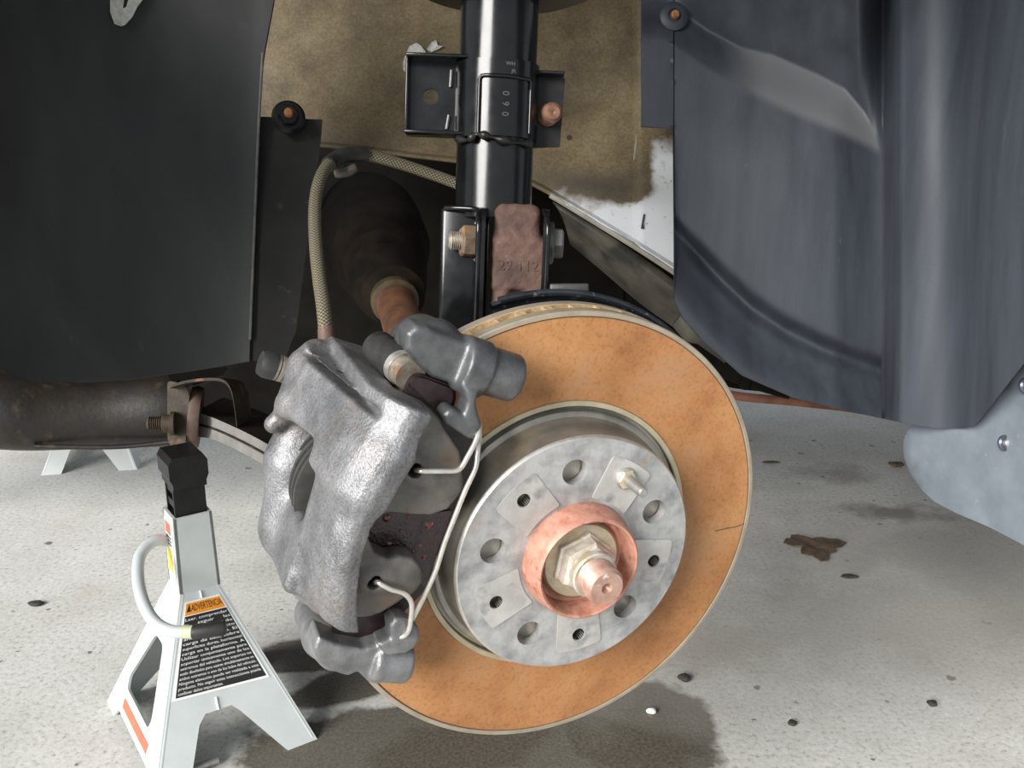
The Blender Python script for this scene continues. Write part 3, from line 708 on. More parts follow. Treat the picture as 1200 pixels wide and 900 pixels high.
def build_hub():
    t = thing('wheel_hub', 'coppery wheel hub with centre ring, axle nut and threaded stub', 'wheel hub', HUB+N_*.02)
    L = lambda prof, seg=72: lathe(prof, HUB, N_, seg, uv=UVR)
    link('hub_flange', *L([(.0, .0200), (.0780, .0200), (.0780, .0120), (.030, .0120), (.028, -.05), (.0, -.05)]), M['hat_side'], t)
    link('centre_ring', *L([(.0366, .0272), (.0372, .0288), (.0366, .0330), (.0350, .0415), (.0338, .0455), (.0328, .0463), (.0316, .0455), (.0306, .0420), (.0300, .0300), (.0240, .0270)], 96), M['copper'], t)
    link('washer', *L([(.0260, .0265), (.0260, .0325), (.0245, .0345), (.0150, .0350), (.0, .0350)]), M['washer'], t)
    nut = link('axle_nut', *lathe([(.0205, .0348), (.0205, .0375), (.0188, .0385), (.0186, .0460), (.0165, .0490), (.0, .0490)], HUB, N_, 6, a0=.35, a1=.35+2*math.pi, uv=UVR), M['nut'], t, angle=20)
    sub(nut, 'nut_collar', *L([(.0150, .0480), (.0148, .0530), (.0138, .0540), (.0, .0540)], 40), M['nut'])
    prof = [(.0122, .050)]
    h = .0510
    while h < .0655: prof += [(.0117, h), (.0122, h+.0006)]; h += .0013
    prof += [(.0117, .0665), (.0104, .0690), (.0035, .0690), (.0028, .0660), (.0, .0645)]
    link('axle_stub', *L(prof, 40), M['copper_axle'], t, angle=60)
    for k in range(5):
        a = R(93.9-72*k); c = rotor(.058*math.cos(a), .058*math.sin(a), 0)
        pr = [(.0083, .0206)]; h = .0200
        while h > .002: pr += [(.0074, h), (.0082, h-.0008)]; h -= .0016
        pr += [(.0, h)]
        link('lug_thread', *lathe(pr, c, N_, 28), M['thread'], t, angle=50)
build_hub()

def build_dust_shield():
    t = thing('dust_shield', 'black dust shield rim curling behind the top of the rotor', 'dust shield', rotor(0, .15, -.05))
    L = lambda prof, a0, a1: lathe(prof, HUB, N_, 60, R(a0), R(a1), uv=UVR)
    link('shield_plate', *L([(.06, -.050), (.138, -.046), (.149, -.045), (.1525, -.042), (.1535, -.038), (.1520, -.0365), (.1503, -.0395), (.1480, -.0425), (.138, -.0435), (.06, -.0475)], 14, 103), M['shield_black'], t)
    P = [rotor(.1538*math.cos(a), .1538*math.sin(a), -.038) for a in np.linspace(R(16), R(101), 50)]
    link('rolled_edge', *tube(P, .0022, 10), M['shield_black'], t)
M['shield_black'] = mat('chipped_black_shield', (.012, .014, .018), (.03, .034, .04), 60, .3, .2, .3, 300, .0006, c3=(.20, .21, .22), s3=220, lo3=.62, hi3=.72)
build_dust_shield()

# ================================================================== CALIPER
PFIN = [(455, 478), (490, 474), (503, 480), (517, 492), (528, 512), (540, 530), (544, 552), (539, 580), (527, 599), (505, 606), (475, 604), (452, 603), (438, 614), (432, 633), (440, 649), (457, 657), (470, 654), (485, 656), (495, 668), (493, 686), (484, 697), (460, 713), (447, 721), (433, 725), (400, 728), (385, 690), (410, 600)]
FIN = [tuple(rth(x, y, 33)[:2]) for x, y in PFIN]
H1 = rth(486, 551, 35); H2 = rth(439, 683, 35)
def sd_finger(P):
    r, t, h = P[:, 0], P[:, 1], P[:, 2]
    fing = sd_ext(sd_poly2(r, t, FIN), h, 15, 32, 2.5)
    fing = su(fing, sd_capsule(P, (H1[0]+4, H1[1]+1, 25.5), (H1[0]-24, H1[1]-6, 24.5), 12, 11.5), 2.5)
    fing = su(fing, sd_capsule(P, (H2[0]+3, H2[1], 25.5), (H2[0]-20, H2[1]+3, 24.5), 11.5, 11), 2.5)
    for Hh in (H1, H2): fing = np.maximum(fing, -sd_cyl(P, (Hh[0], Hh[1], 20), (Hh[0], Hh[1], 60), 4.2))
    return fing+.25*np.sin(r*.33+1.1*np.sin(t*.21))*np.sin(t*.29+h*.13)
def sd_caliper(P):
    r, t, h = P[:, 0], P[:, 1], P[:, 2]
    rho = np.hypot(r, t)+.00125*np.clip(t-30, 0, 60)**2*-3.2        # the upper end flares outward a little
    arm = [(143, 44.5), (150.5, 46.5), (155, 44.5), (161, 36), (165.5, 20), (167, 2), (165, -10), (154.5, -10), (154.5, 8), (146, 18)]
    top = [(143, 44.5), (150.5, 46.5), (156, 44), (165, 34), (171, 18), (175, 0), (181, -26), (187, -52), (185, -74), (176, -82), (150, -82), (154, -40), (154.5, 8), (146, 18)]
    ar = sd_ext(sd_poly2(rho, h, arm), t, -66, 40, 2.2)
    up = sd_ext(sd_poly2(rho, h, top), t, 11, 68, 2.2)
    # sloping lower border of the upper mass
    up = ss(up, sd_box(P, (190, -4, -60), (60, 20, 56), 6, np.array([[1, 0, 0], [0, math.cos(.10), -math.sin(.10)], [0, math.sin(.10), math.cos(.10)]])), 9)
    # groove and stepped flange across the upper end
    up = ss(up, sd_box(P, (176, 57.0, -15), (19, 2.4, 95), .8), 1.5)
    up = np.maximum(up, -sd_box(P, (186, 71, -15), (22, 11.0, 95), 2))
    d = su(ar, up, 16)
    # cylinder housing inboard of the rotor
    cyl = sd_cyl(P, (120, -14, -112), (120, -14, -50), 46, 10)
    lobe = sd_capsule(P, (162, -17, -66), (154, -56, -60), 18, 16)
    lobe = su(lobe, sd_capsule(P, (166, -12, -70), (164, 24, -72), 13, 17), 12)
    lobe = su(lobe, sd_capsule(P, (154, -56, -60), (138, -72, -20), 15, 13), 14)
    hous = su(cyl, lobe, 8)
    hous = su(hous, sd_capsule(P, (144, -66, -30), (138, -66, 4), 13, 12), 10)
    d = su(d, hous, 6)
    d = su(d, sd_box(P, (156, -50, -28), (9, 20, 34), 6), 7)
    # window over the piston
    d = ss(d, sd_box(P, (172, -6, -27), (30, 13, 17), 6), 3)
    d = ss(d, sd_capsule(P, (185, -20, -17), (150, -22, -17), 6.5, 6.5), 4)
    # clear the rotor and pad space
    d = ss(d, sd_ext(np.hypot(r, t)-153.5, h, -46, 13.5, 1), 1)
    # nub and hose boss
    d = su(d, sd_capsule(P, (181, 11, -64), (184.5, 8, -63), 6.5, 6), 2)
    d = su(d, sd_capsule(P, (174, 46, -72), (168, 54, -76), 13, 11), 8)
    d = su(d, sd_capsule(P, (173, 30, -68), (180, 24, -60), 12, 9), 8)
    # coarse casting skin
    d = d+.16*np.sin(r*.33+1.1*np.sin(t*.21))*np.sin(t*.29+h*.13)*np.sin(h*.27)
    return d
def build_caliper():
    t = thing('brake_caliper', 'grey cast iron brake caliper straddling the left edge of the rotor', 'brake caliper', cal(np.array([140, -70, 0]))[...])
    cast('housing', sd_caliper, (68, -92, -118), (204, 84, 54), 1.5, cal, M['cast_iron'], t)
    cast('fingers', sd_finger, (86, -76, 8), (165, 82, 44), 1.3, cal, M['finger_iron'], t)
    # piston boot seen through the window
    pr = [(.034, -.066)]
    for i in range(5): pr += [(.0425, -.0640+.0080*i), (.0425, -.0605+.0080*i), (.0375, -.0595+.0080*i), (.0375, -.0565+.0080*i)]
    pr += [(.028, -.0270)]
    link('piston_boot', *lathe([(r_, h_) for r_, h_ in pr if h_ < -.0268], cal(np.array([126., -12, 0]))[...], N_, 64), M['boot'], t, angle=50)
    # bleeder and guide bolt at the inboard side
    c0 = cal(rth(339, 435, -88)); c1 = cal(rth(326, 431, -88)); ax = (c1-c0)/np.linalg.norm(c1-c0)
    g = link('guide_bolt', *lathe([(.006, -.014), (.006, .0), (.0085, .0005), (.0085, .003), (.0072, .0036), (.0085, .0042), (.0085, .0066), (.0072, .0072), (.0085, .0078), (.0085, .010)], c0, ax, 24), M['bolt_steel'], t, angle=25)
    sub(g, 'rubber_cap', *lathe([(.0088, .0095), (.0090, .016), (.0075, .0195), (.0, .0205)], c0, ax, 24), M['rubber'])
    return t
M['boot'] = mat('grey_rubber_boot', (.022, .022, .021), (.04, .039, .037), 90, .5, 0, .2, 400, .0004)
caliper = build_caliper()

# carrier bracket
def build_bracket():
    t = thing('caliper_bracket', 'dark cast caliper carrier with rounded lugs above and below the caliper', 'caliper bracket', cal(np.array([90, -92, 20]))[...])
    q = lambda x, y, h: rth(x, y, h)
    pol = lambda pts, h: [tuple(q(x, y, h)[:2]) for x, y in pts]
    TB = pol([(474, 388), (486, 379), (500, 381), (520, 391), (545, 399), (567, 410), (569, 440), (562, 464), (553, 464), (547, 456), (533, 450), (505, 441), (488, 427), (474, 408)], 20)
    TH = pol([(541, 450), (560, 455), (556, 470), (559, 484), (563, 496), (557, 510), (549, 514), (520, 495), (517, 485), (523, 478), (529, 477), (541, 484), (545, 470)], 31)
    def sd_top(P):
        rho = np.hypot(P[:, 0], P[:, 1])
        d = sd_ext(sd_poly2(P[:, 0], P[:, 1], TB), P[:, 2], 4, 25, 4)
        d = su(d, sd_capsule(P, q(512, 400, 8), q(492, 397, -20), 13, 13.5), 6)
        d = su(d, sd_capsule(P, q(492, 397, -20), q(478, 398, -62), 13.5, 12), 6)
        d = su(d, sd_cyl(P, q(538, 424, 19), q(568, 433, 19), 16.2, 2.5), 4)
        d = np.minimum(d, sd_cyl(P, q(550, 428, 19), q(605, 444, 19), 14.2, 3.5))
        d = su(d, sd_ext(sd_poly2(P[:, 0], P[:, 1], TH), P[:, 2], 19, 35, 3), 3)
        d = np.maximum(d, -sd_ext(rho-152.8, P[:, 2], -30, 3.5))
        return d
    cast('upper_lug', sd_top, (66, 48, -78), (168, 132, 45), 1.25, cal, M['bracket_iron'], t)
    BB = pol([(372, 742), (395, 752), (425, 757), (445, 751), (455, 760), (453, 786), (444, 799), (431, 797), (418, 784), (406, 789), (384, 782), (371, 773), (366, 757)], 22)
    BH = pol([(440, 752), (456, 745), (455, 730), (462, 721), (473, 722), (489, 733), (491, 745), (484, 757), (474, 763), (452, 766)], 31)
    def sd_bot(P):
        rho = np.hypot(P[:, 0], P[:, 1])
        d = sd_ext(sd_poly2(P[:, 0], P[:, 1], BB), P[:, 2], 4, 26, 2.5)
        d = su(d, sd_capsule(P, q(392, 764, 8), q(378, 748, -14), 11, 11.5), 5)
        d = su(d, sd_capsule(P, q(378, 746, -14), q(366, 718, -60), 11.5, 12), 6)
        d = np.minimum(d, sd_cyl(P, q(434, 773, 20), q(479, 776, 20), 12.8, 3.5))
        d = su(d, sd_ext(sd_poly2(P[:, 0], P[:, 1], BH), P[:, 2], 19, 35, 3), 3)
        return np.maximum(d, -sd_ext(rho-152.8, P[:, 2], -30, 3.5))
    cast('lower_lug', sd_bot, (62, -142, -78), (168, -44, 45), 1.25, cal, M['lower_iron'], t)
    # guide pin with its rubber sleeve
    a = cal(q(444, 408, -34)); b = cal(q(468, 429, -6)); ax = (b-a)/np.linalg.norm(b-a); Lh = np.linalg.norm(b-a)
    pr = [(.0, -.004), (.0085, -.004), (.0105, -.001)]+[(.0108 if i % 2 else .0098, Lh*(i+.5)/7) for i in range(7)]+[(.0100, Lh)]
    g = link('guide_sleeve', *lathe(pr, a, ax, 28), M['rubber'], t, angle=60)
    link('guide_pin', *lathe([(.0098, 0), (.0098, .0060), (.0092, .0061), (.0092, .0150), (.0, .0150)], b, ax, 28), M['bolt_steel'], t)
    link('pin_band', *lathe([(.0101, .0002), (.0101, .0050), (.0096, .0052)], b, ax, 28), M['wire'], t)
M['lower_iron'] = mat('grey_bracket_iron', (.13, .13, .134), (.25, .25, .255), 55, .4, .5, .5, 800, .0007)
build_bracket()

def build_pad():
    t = thing('brake_pad', 'dark red painted outer brake pad showing inside the caliper fingers', 'brake pad', cal(np.array([120, -60, 6]))[...])
    pp = [(478, 450), (484, 442), (494, 439), (533, 453), (535, 466), (531, 480), (540, 492), (551, 508), (557, 524), (555, 548), (545, 570), (532, 596), (519, 630), (508, 662), (500, 690), (490, 700), (463, 728), (446, 750), (425, 757), (396, 752), (390, 744), (398, 716), (410, 660), (424, 610), (440, 560), (462, 505)]
    plan = [tuple(rth(x, y, 13)[:2]) for x, y in pp]
    V, Fs = plate(rounded(plan, 2.5, 2), [], lambda x, y, z: cal(np.array([x, y, z])), 7.5, 13)
    bp = link('backing_plate', V, Fs, M['pad_edge'], t, smooth=False)
    win = [(531, 597), (505, 602), (470, 598), (450, 596), (434, 608), (427, 632), (436, 657), (457, 668), (475, 664), (490, 680), (497, 690), (506, 662), (518, 630)]
    w2 = [tuple(rth(x, y, 14)[:2]) for x, y in win]
    sub(bp, 'painted_face', *plate(rounded(w2, 3, 3), [], lambda x, y, z: cal(np.array([x, y, z])), 12.5, 14.4), M['pad_red'], angle=20)
    ear = [(480, 450), (487, 443), (497, 443), (530, 456), (531, 466), (527, 476), (514, 482), (500, 470), (488, 458)]
    w3 = [tuple(rth(x, y, 16)[:2]) for x, y in ear]
    sub(bp, 'ear_clip', *plate(rounded(w3, 3, 3), [], lambda x, y, z: cal(np.array([x, y, z+.12*(x-120)*0])), 12.5, 16.5), M['pad_edge'], angle=20)
    inner = [tuple(rth(x, y, 0)[:2]) for x, y in [(505, 480), (530, 500), (541, 525), (538, 550), (515, 610), (495, 660), (480, 690), (440, 720), (405, 735), (400, 700), (420, 620), (450, 540)]]
    link('friction_lining', *plate(rounded(inner, 3, 2), [], lambda x, y, z: cal(np.array([x, y, z])), .5, 7.5), M['boot'], t, smooth=False)
    for x, y, rr in ((453, 607, 3.6), (503, 615, 3.8), (456, 638, 2.6), (470, 622, 1.8), (492, 640, 2.0), (484, 645, 1.6), (497, 653, 2.4), (478, 606, 2.0)):
        c = rth(x, y, 14.4); P = lathe([(.0, .0010*rr/3), (.0006*rr*.7, .0008*rr/3), (.00085*rr, -.0004)], cal(c), N_, 16)
        sub(bp, 'paint_blob', *P, M['blob'])
M['blob'] = mat('wet_red_blob', (.07, .008, .010), (.14, .018, .022), 300, .15, 0, .4, 500, .0006, coat=.5)
build_pad()

def build_spring():
    t = thing('retaining_spring', 'bright bent wire retaining spring hooked into the caliper fingers', 'wire spring', cal(rth(555, 548, 40)))
    q = lambda x, y, h: cal(rth(x, y, h))
    a = [q(486, 551, 26), q(489, 551, 37), q(497, 552, 40.5), q(520, 552, 41), q(534, 551.5, 40.5), q(541, 547, 40), q(548, 535, 39), q(556, 520, 37), q(561, 507, 34), q(562, 496, 28), q(561, 500, 22), q(562, 512, 24), q(560, 528, 30), q(558, 545, 34), q(554, 556, 35), q(545, 575, 35), q(533, 605, 35), q(521, 636, 34.5), q(512, 665, 34), q(505, 682, 33), q(494, 705, 31), q(482, 728, 27), q(474, 741, 24)]
    b = [q(439, 683, 26), q(442, 682, 37), q(449, 686, 40), q(459, 691, 40.5), q(467, 693, 40), q(474, 696, 39.5), q(480, 702, 39), q(482.5, 710, 38.5), q(481.5, 725, 38), q(479, 738, 37), q(474, 745, 35), q(466, 747, 33)]
    link('wire', *tube(smooth_path(a, 5), .00155, 10), M['wire'], t, angle=80)
    link('wire_hook', *tube(smooth_path(b, 5), .00155, 10), M['wire'], t, angle=80)
build_spring()

# ================================================================== STRUT
SB = px(575, 330, .705); ST = px(588, -60, .676)          # centre line of the damper tube
SAX = (ST-SB)/np.linalg.norm(ST-SB)
SX = np.cross(SAX, F_); SX /= np.linalg.norm(SX)           # to the right in view
if SX @ X_ < 0: SX = -SX
SY = np.cross(SAX, SX); SY = -SY if SY @ F_ > 0 else SY    # toward the camera
def smid(yp):                                                # centre-line point at picture height yp
    k = (330-yp)/390.0; lo, hi = -1., 3.
    for _ in range(40):
        m = (lo+hi)/2; P = SB+(ST-SB)*m; w = P-O_; y = 450-F_PX*(w@U_)/(w@F_)
        if y > yp: lo = m
        else: hi = m
    return SB+(ST-SB)*m
def build_strut():
    t = thing('suspension_strut', 'glossy black suspension strut rising above the rotor', 'strut', SB)
    RT = .0283
    a = smid(258); b = smid(-60)
    Lh = np.linalg.norm(b-a)
    link('damper_tube', *lathe([(.0, 0), (RT-.001, 0), (RT, .001), (RT, Lh), (.0, Lh)], a, SAX, 72), M['black_paint'], t)
    c = smid(-12)
    link('spring_seat', *lathe([(.03, -.004), (.060, -.002), (.074, .004), (.076, .012), (.070, .012), (.03, .006)], c, SAX, 64), M['black_steel'], t)
    # sleeve with a raised frame, ears left and right
    z0 = smid(166); z1 = smid(77); H = np.linalg.norm(z1-z0)
    cl = link('clamp_band', *lathe([(RT, 0), (RT+.0022, .0005), (RT+.0022, H-.0005), (RT, H)], z0, SAX, 64, R(-10), R(190), uv=(SX, SY)), M['black_paint'], t)
    fr = []
    def onband(ang, z, lift=.0030): return z0+(RT+lift)*(math.cos(ang)*SX+math.sin(ang)*SY)+SAX*z
    A, B = R(112), R(38)
    path = [onband(A, 0.002)]+[onband(A, z) for z in np.linspace(.004, H*.72, 6)]+[onband(A-.05, H*.755)]+[onband(w, H*.76) for w in np.linspace(A-.12, B+.1, 9)]+[onband(B+.04, H*.75)]+[onband(B, z) for z in np.linspace(H*.72, .004, 6)]
    sub(cl, 'pressed_rim', *tube(path, .0014, 8), M['black_paint'], angle=80)
    for txt, ang, z, sz, rot in (('0', R(72), H*.55, .0065, 1), ('6', R(72), H*.42, .0065, 1), ('0', R(72), H*.29, .0065, 1)):
        sub(cl, 'stamped_digit', *text_mesh(txt, sz, lambda x, y, z_: onband(ang+(y/(RT)), z+x-.002, .0024+z_), .0005), M['stamp'], smooth=False)
    sub(cl, 'stamped_code', *text_mesh('WH', .0036, lambda x, y, z_: onband(R(78)-x/RT, H*.90+y, .0023+z_), .0004), M['stamp'], smooth=False)
    sub(cl, 'stamped_code', *text_mesh('JR', .0036, lambda x, y, z_: onband(R(70)-x/RT, H*.81+y, .0023+z_), .0004), M['stamp'], smooth=False)
    # left ear: plate with rim and hole
    E0 = smid(118)+SY*.004
    def ear(x, y, z): return E0+SX*x+SAX*y+SY*z
    pl = [(-.064, .027), (-.022, .029), (-.022, -.027), (-.066, -.026)]
    e = link('bracket_ear', *plate(pl, [circ(-.0485, .001, .0058, 22)], ear, -.006, -.003), M['black_paint'], t, smooth=False)
    for yy in (.027, -.0265): sub(e, 'ear_flange', *box(ear(-.043, yy, .004), SX, SAX, SY, .0225, .0013, .011, .001), M['black_paint'])
    sub(e, 'ear_lip', *box(ear(-.065, .0, .001), SX, SAX, SY, .0012, .0265, .005, .0008), M['black_paint'])
    sub(e, 'ear_rib', *tube([ear(-.0335, .020, -.001), ear(-.034, .008, -.001)], .0012, 8), M['stamp'])
    sub(e, 'ear_rib', *tube([ear(-.0345, -.012, -.001), ear(-.036, -.022, -.001)], .0012, 8), M['stamp'])
    # weld bead below the band
    wp = smooth_path([onband(R(150), -.001), onband(R(125), -.003, .004), onband(R(112), .0005, .005), onband(R(95), -.001, .004), onband(R(70), -.0035), onband(R(35), -.003)], 6)
    sub(cl, 'weld_bead', *tube(wp, [.0022+.0012*math.sin(i*.9) for i in range(len(wp))], 10), M['black_steel'])
    # right ear with rusty bolt
    pr = [(.024, .022), (.050, .019), (.048, -.030), (.024, -.032)]
    e2 = link('bracket_ear', *plate(pr, [], ear, -.016, -.012), M['black_steel'], t, smooth=False)
    sub(e2, 'ear_flange', *box(ear(.036, .021, -.008), SX, SAX, SY, .013, .0012, .008, .0008), M['black_steel'])
    c = ear(.0375, -.008, -.012); prb = [(.0082, 0), (.0082, .003)]
    for i in range(7): prb += [(.0074, .0035+.0018*i), (.0064, .0044+.0018*i)]
    prb += [(.005, .0172), (.002, .0172), (.0, .0160)]
    sub(e2, 'rusty_bolt', *lathe(prb, c, SY+.25*SX, 24), M['rusty_bolt'])
    # clevis plates
    K = smid(300)+SY*.016
    def kf(x, y, z): return K+SX*x+SAX*y+SY*z
    def prof_plate(name, x, side, poly):
        f3 = lambda a, b_, c_: kf(x+c_, b_, a)
        return link(name, *plate(rounded(poly, .006, 4), [], f3, -.0022, .0022), M['black_paint'], t, smooth=False)
    poly = [(-.045, .034), (.016, .034), (.026, .028), (.030, .018), (.026, -.070), (-.045, -.070)]
    lp = prof_plate('clevis_plate', -.0060, -1, poly)
    rp = prof_plate('clevis_plate', .0390, 1, poly)
    bk = link('clevis_back', *box(kf(-.020, -.018, -.012), SX, SAX, SY, .0175, .052, .016, .004), M['black_paint'], t)
    sub(lp, 'plate_edge', *tube(smooth_path([kf(-.0085, -.066, .026), kf(-.0085, .0, .0285), kf(-.0085, .018, .030), kf(-.0090, .027, .025), kf(-.0105, .032, .014), kf(-.026, .033, .008), kf(-.034, .033, .004)], 6), .0019, 10), M['black_paint'], angle=80)
    sub(rp, 'plate_edge', *tube(smooth_path([kf(.0400, -.066, .026), kf(.0400, .0, .0285), kf(.0400, .018, .030), kf(.0390, .027, .025), kf(.0370, .033, .014)], 6), .0019, 10), M['black_paint'], angle=80)
    # through bolt
    bx = kf(-.0085, .0095, .012)
    nutp = link('clevis_bolt', *lathe([(.0142, .0), (.0142, .0028), (.0125, .0036)], bx, -SX+.25*SY, 32), M['bolt_steel'], t)
    sub(nutp, 'hex_nut', *lathe([(.0118, .003), (.0118, .0120), (.0100, .0136), (.0, .0136)], bx, -SX+.25*SY, 6, .3, .3+2*math.pi), M['nut_brown'], angle=20)
    pr = [(.0062, .012)]
    for i in range(6): pr += [(.0066, .0135+.0014*i), (.0058, .0142+.0014*i)]
    pr += [(.0045, .0225), (.0, .0225)]
    sub(nutp, 'bolt_thread', *lathe(pr, bx, -SX+.25*SY, 20), M['bolt_steel'])
    b2 = link('clevis_bolt', *join(lathe([(.0150, .0), (.0150, .003), (.0135, .004), (.0, .004)], kf(.0412, .0105, .008), SX, 32), lathe([(.0115, .003), (.0115, .0095), (.0100, .0108), (.0, .0108)], kf(.0412, .0105, .008), SX, 6)), M['bolt_grey'], t, angle=25)
M['stamp'] = mat('worn_stamp_edge', (.07, .07, .072), (.12, .12, .12), 80, .35, .2, 0)
M['rusty_bolt'] = mat('pinkish_rusty_bolt', (.13, .06, .035), (.24, .125, .08), 150, .55, .2, .3, 500, .0005)
M['nut_brown'] = mat('rust_stained_nut', (.12, .085, .06), (.22, .17, .12), 120, .45, .45, .3, 500, .0006, c3=(.32, .15, .06), s3=60, lo3=.5, hi3=.68)
M['bolt_grey'] = mat('dull_grey_bolt', (.10, .10, .098), (.19, .185, .175), 120, .45, .5, .2, 500, .0005)
build_strut()

# ================================================================== KNUCKLE
def build_knuckle():
    K = smid(300)+SY*.018+SX*.0035
    t = thing('steering_knuckle', 'rusty brown steering knuckle clamped in the strut clevis above the rotor', 'steering knuckle', K)
    def kf(V): V = np.asarray(V)/1000.; return K+V[..., 0:1]*SX+V[..., 1:2]*SAX+V[..., 2:3]*SY
    def sd(P):
        d = sd_box(P, (15, 22, 4), (16.5, 15, 14), 7)
        d = su(d, sd_box(P, (18, -6, 6), (20, 18, 15), 3), 9)
        d = su(d, sd_box(P, (16, -42, 2), (17, 30, 12), 4), 4)
        d = su(d, sd_capsule(P, (6, -28, 14), (4, -80, 15), 7), 4)
        d = su(d, sd_capsule(P, (28, -28, 14), (27, -80, 15), 8), 4)
        return d+.3*np.sin(P[:, 0]*.6)*np.sin(P[:, 1]*.5+P[:, 2]*.4)
    cast('knuckle_body', sd, (-12, -90, -20), (48, 44, 34), 1.2, kf, M['rust'], t)
    def tf(s, x0): return text_mesh(s, .0105, lambda x, y, z: K+SX*(x0+x)+SAX*(-.010+y)+SY*(.0208+z), .0008)
    link('cast_number', *tf('29 112', .002), M['rust'], t, smooth=False)
    b = link('sensor_bracket', *box(px(666, 339, .66), X_, U_, F_, .0135, .0030, .012, .0012), M['tab_grey'], t)
build_knuckle()

# ================================================================== DRIVE SHAFT
def build_shaft():
    A = px(432, 262, 1.0); B = px(476, 392, .74); ax = (B-A)/np.linalg.norm(B-A); Lh = np.linalg.norm(B-A)
    t = thing('drive_shaft', 'drive shaft with dark dusty rubber boot and rusty end behind the caliper', 'drive shaft', B)
    k = Lh
    link('joint_housing', *lathe([(.0, -.02), (.050, -.02), (.054, .02*k), (.054, .10*k), (.052, .30*k), (.046, .34*k)], A, ax, 56), M['dark_rubber'], t)
    pr = [(.046, .34*k)]
    for i in range(5):
        s = .36+.07*i; r = .047-.0035*i
        pr += [(r, s*k), (r-.006, (s+.04)*k)]
    pr += [(.028, .72*k), (.019, .735*k)]
    link('rubber_boot', *lathe(pr, A, ax, 56), M['dirty_rubber'], t, angle=60)
    link('boot_clamp', *lathe([(.0165, .735*k), (.0205, .738*k), (.0205, .765*k), (.0165, .77*k)], A, ax, 48), M['clamp'], t)
    link('shaft_end', *lathe([(.0165, .72*k), (.0165, 1.10*k), (.0, 1.10*k)], A, ax, 40), M['shaft_rust'], t)
M['dark_rubber'] = mat('sooty_rubber', (.004, .0035, .003), (.009, .007, .005), 30, .9, 0, .2, 300, .0005, spec=.15)
M['clamp'] = mat('tan_clamp', (.045, .034, .016), (.09, .065, .03), 80, .5, .3, .2, 400, .0004)
M['shaft_rust'] = mat('brown_orange_rust', (.05, .019, .008), (.12, .046, .017), 50, .8, 0, .5, 400, .0008)
build_shaft()

# ================================================================== BRAKE HOSE
def build_hose():
    t = thing('brake_hose', 'braided steel brake hose arching from behind the strut down to the caliper', 'brake hose', px(384, 420, .62))
    pts = [px(560, 226, .84), px(530, 213, .83), px(490, 199, .82), px(455, 188, .81), px(425, 181, .80), px(402, 182, .785), px(385, 193, .77), px(374, 213, .75), px(369, 243, .73), px(370, 285, .70), px(374, 325, .67), px(379, 360, .645), px(382, 390, .63)]
    path = smooth_path(pts, 14); rad = .0050
    V, Fs = tube(path, rad, 16)
    o = link('braided_line', V, Fs, M['braid'], t, angle=80)
    uv = o.data.uv_layers.new(name='UVMap'); Ls = np.cumsum([0]+[np.linalg.norm(np.array(path[i+1])-np.array(path[i])) for i in range(len(path)-1)])
    for p in o.data.polygons:
        ks = [o.data.loops[l].vertex_index % 16 for l in p.loop_indices]; wrap = (0 in ks and 15 in ks)
        for l in p.loop_indices:
            vi = o.data.loops[l].vertex_index; k = vi % 16; k = 16 if (wrap and k == 0) else k
            uv.data[l].uv = (k/16, Ls[vi//16])
    sl = smooth_path([px(429, 181, .80), px(415, 181, .793), px(402, 182, .785), px(391, 188, .777), px(385, 193, .77)], 4)
    link('rubber_sleeve', *tube(sl, .0064, 14), M['rubber'], t, angle=80)
    link('hose_tab', *tube(smooth_path([px(392, 204, .79), px(405, 201, .79), px(418, 196, .79)], 3), [.003, .004, .0045, .005, .005, .0045, .003], 8), M['rail'], t)
    e = [px(382, 386, .632), px(383, 402, .628), px(384, 425, .622)]
    link('end_fitting', *tube(e, [.0056, .0058, .0058], 16), M['sleeve'], t, angle=50)
build_hose()

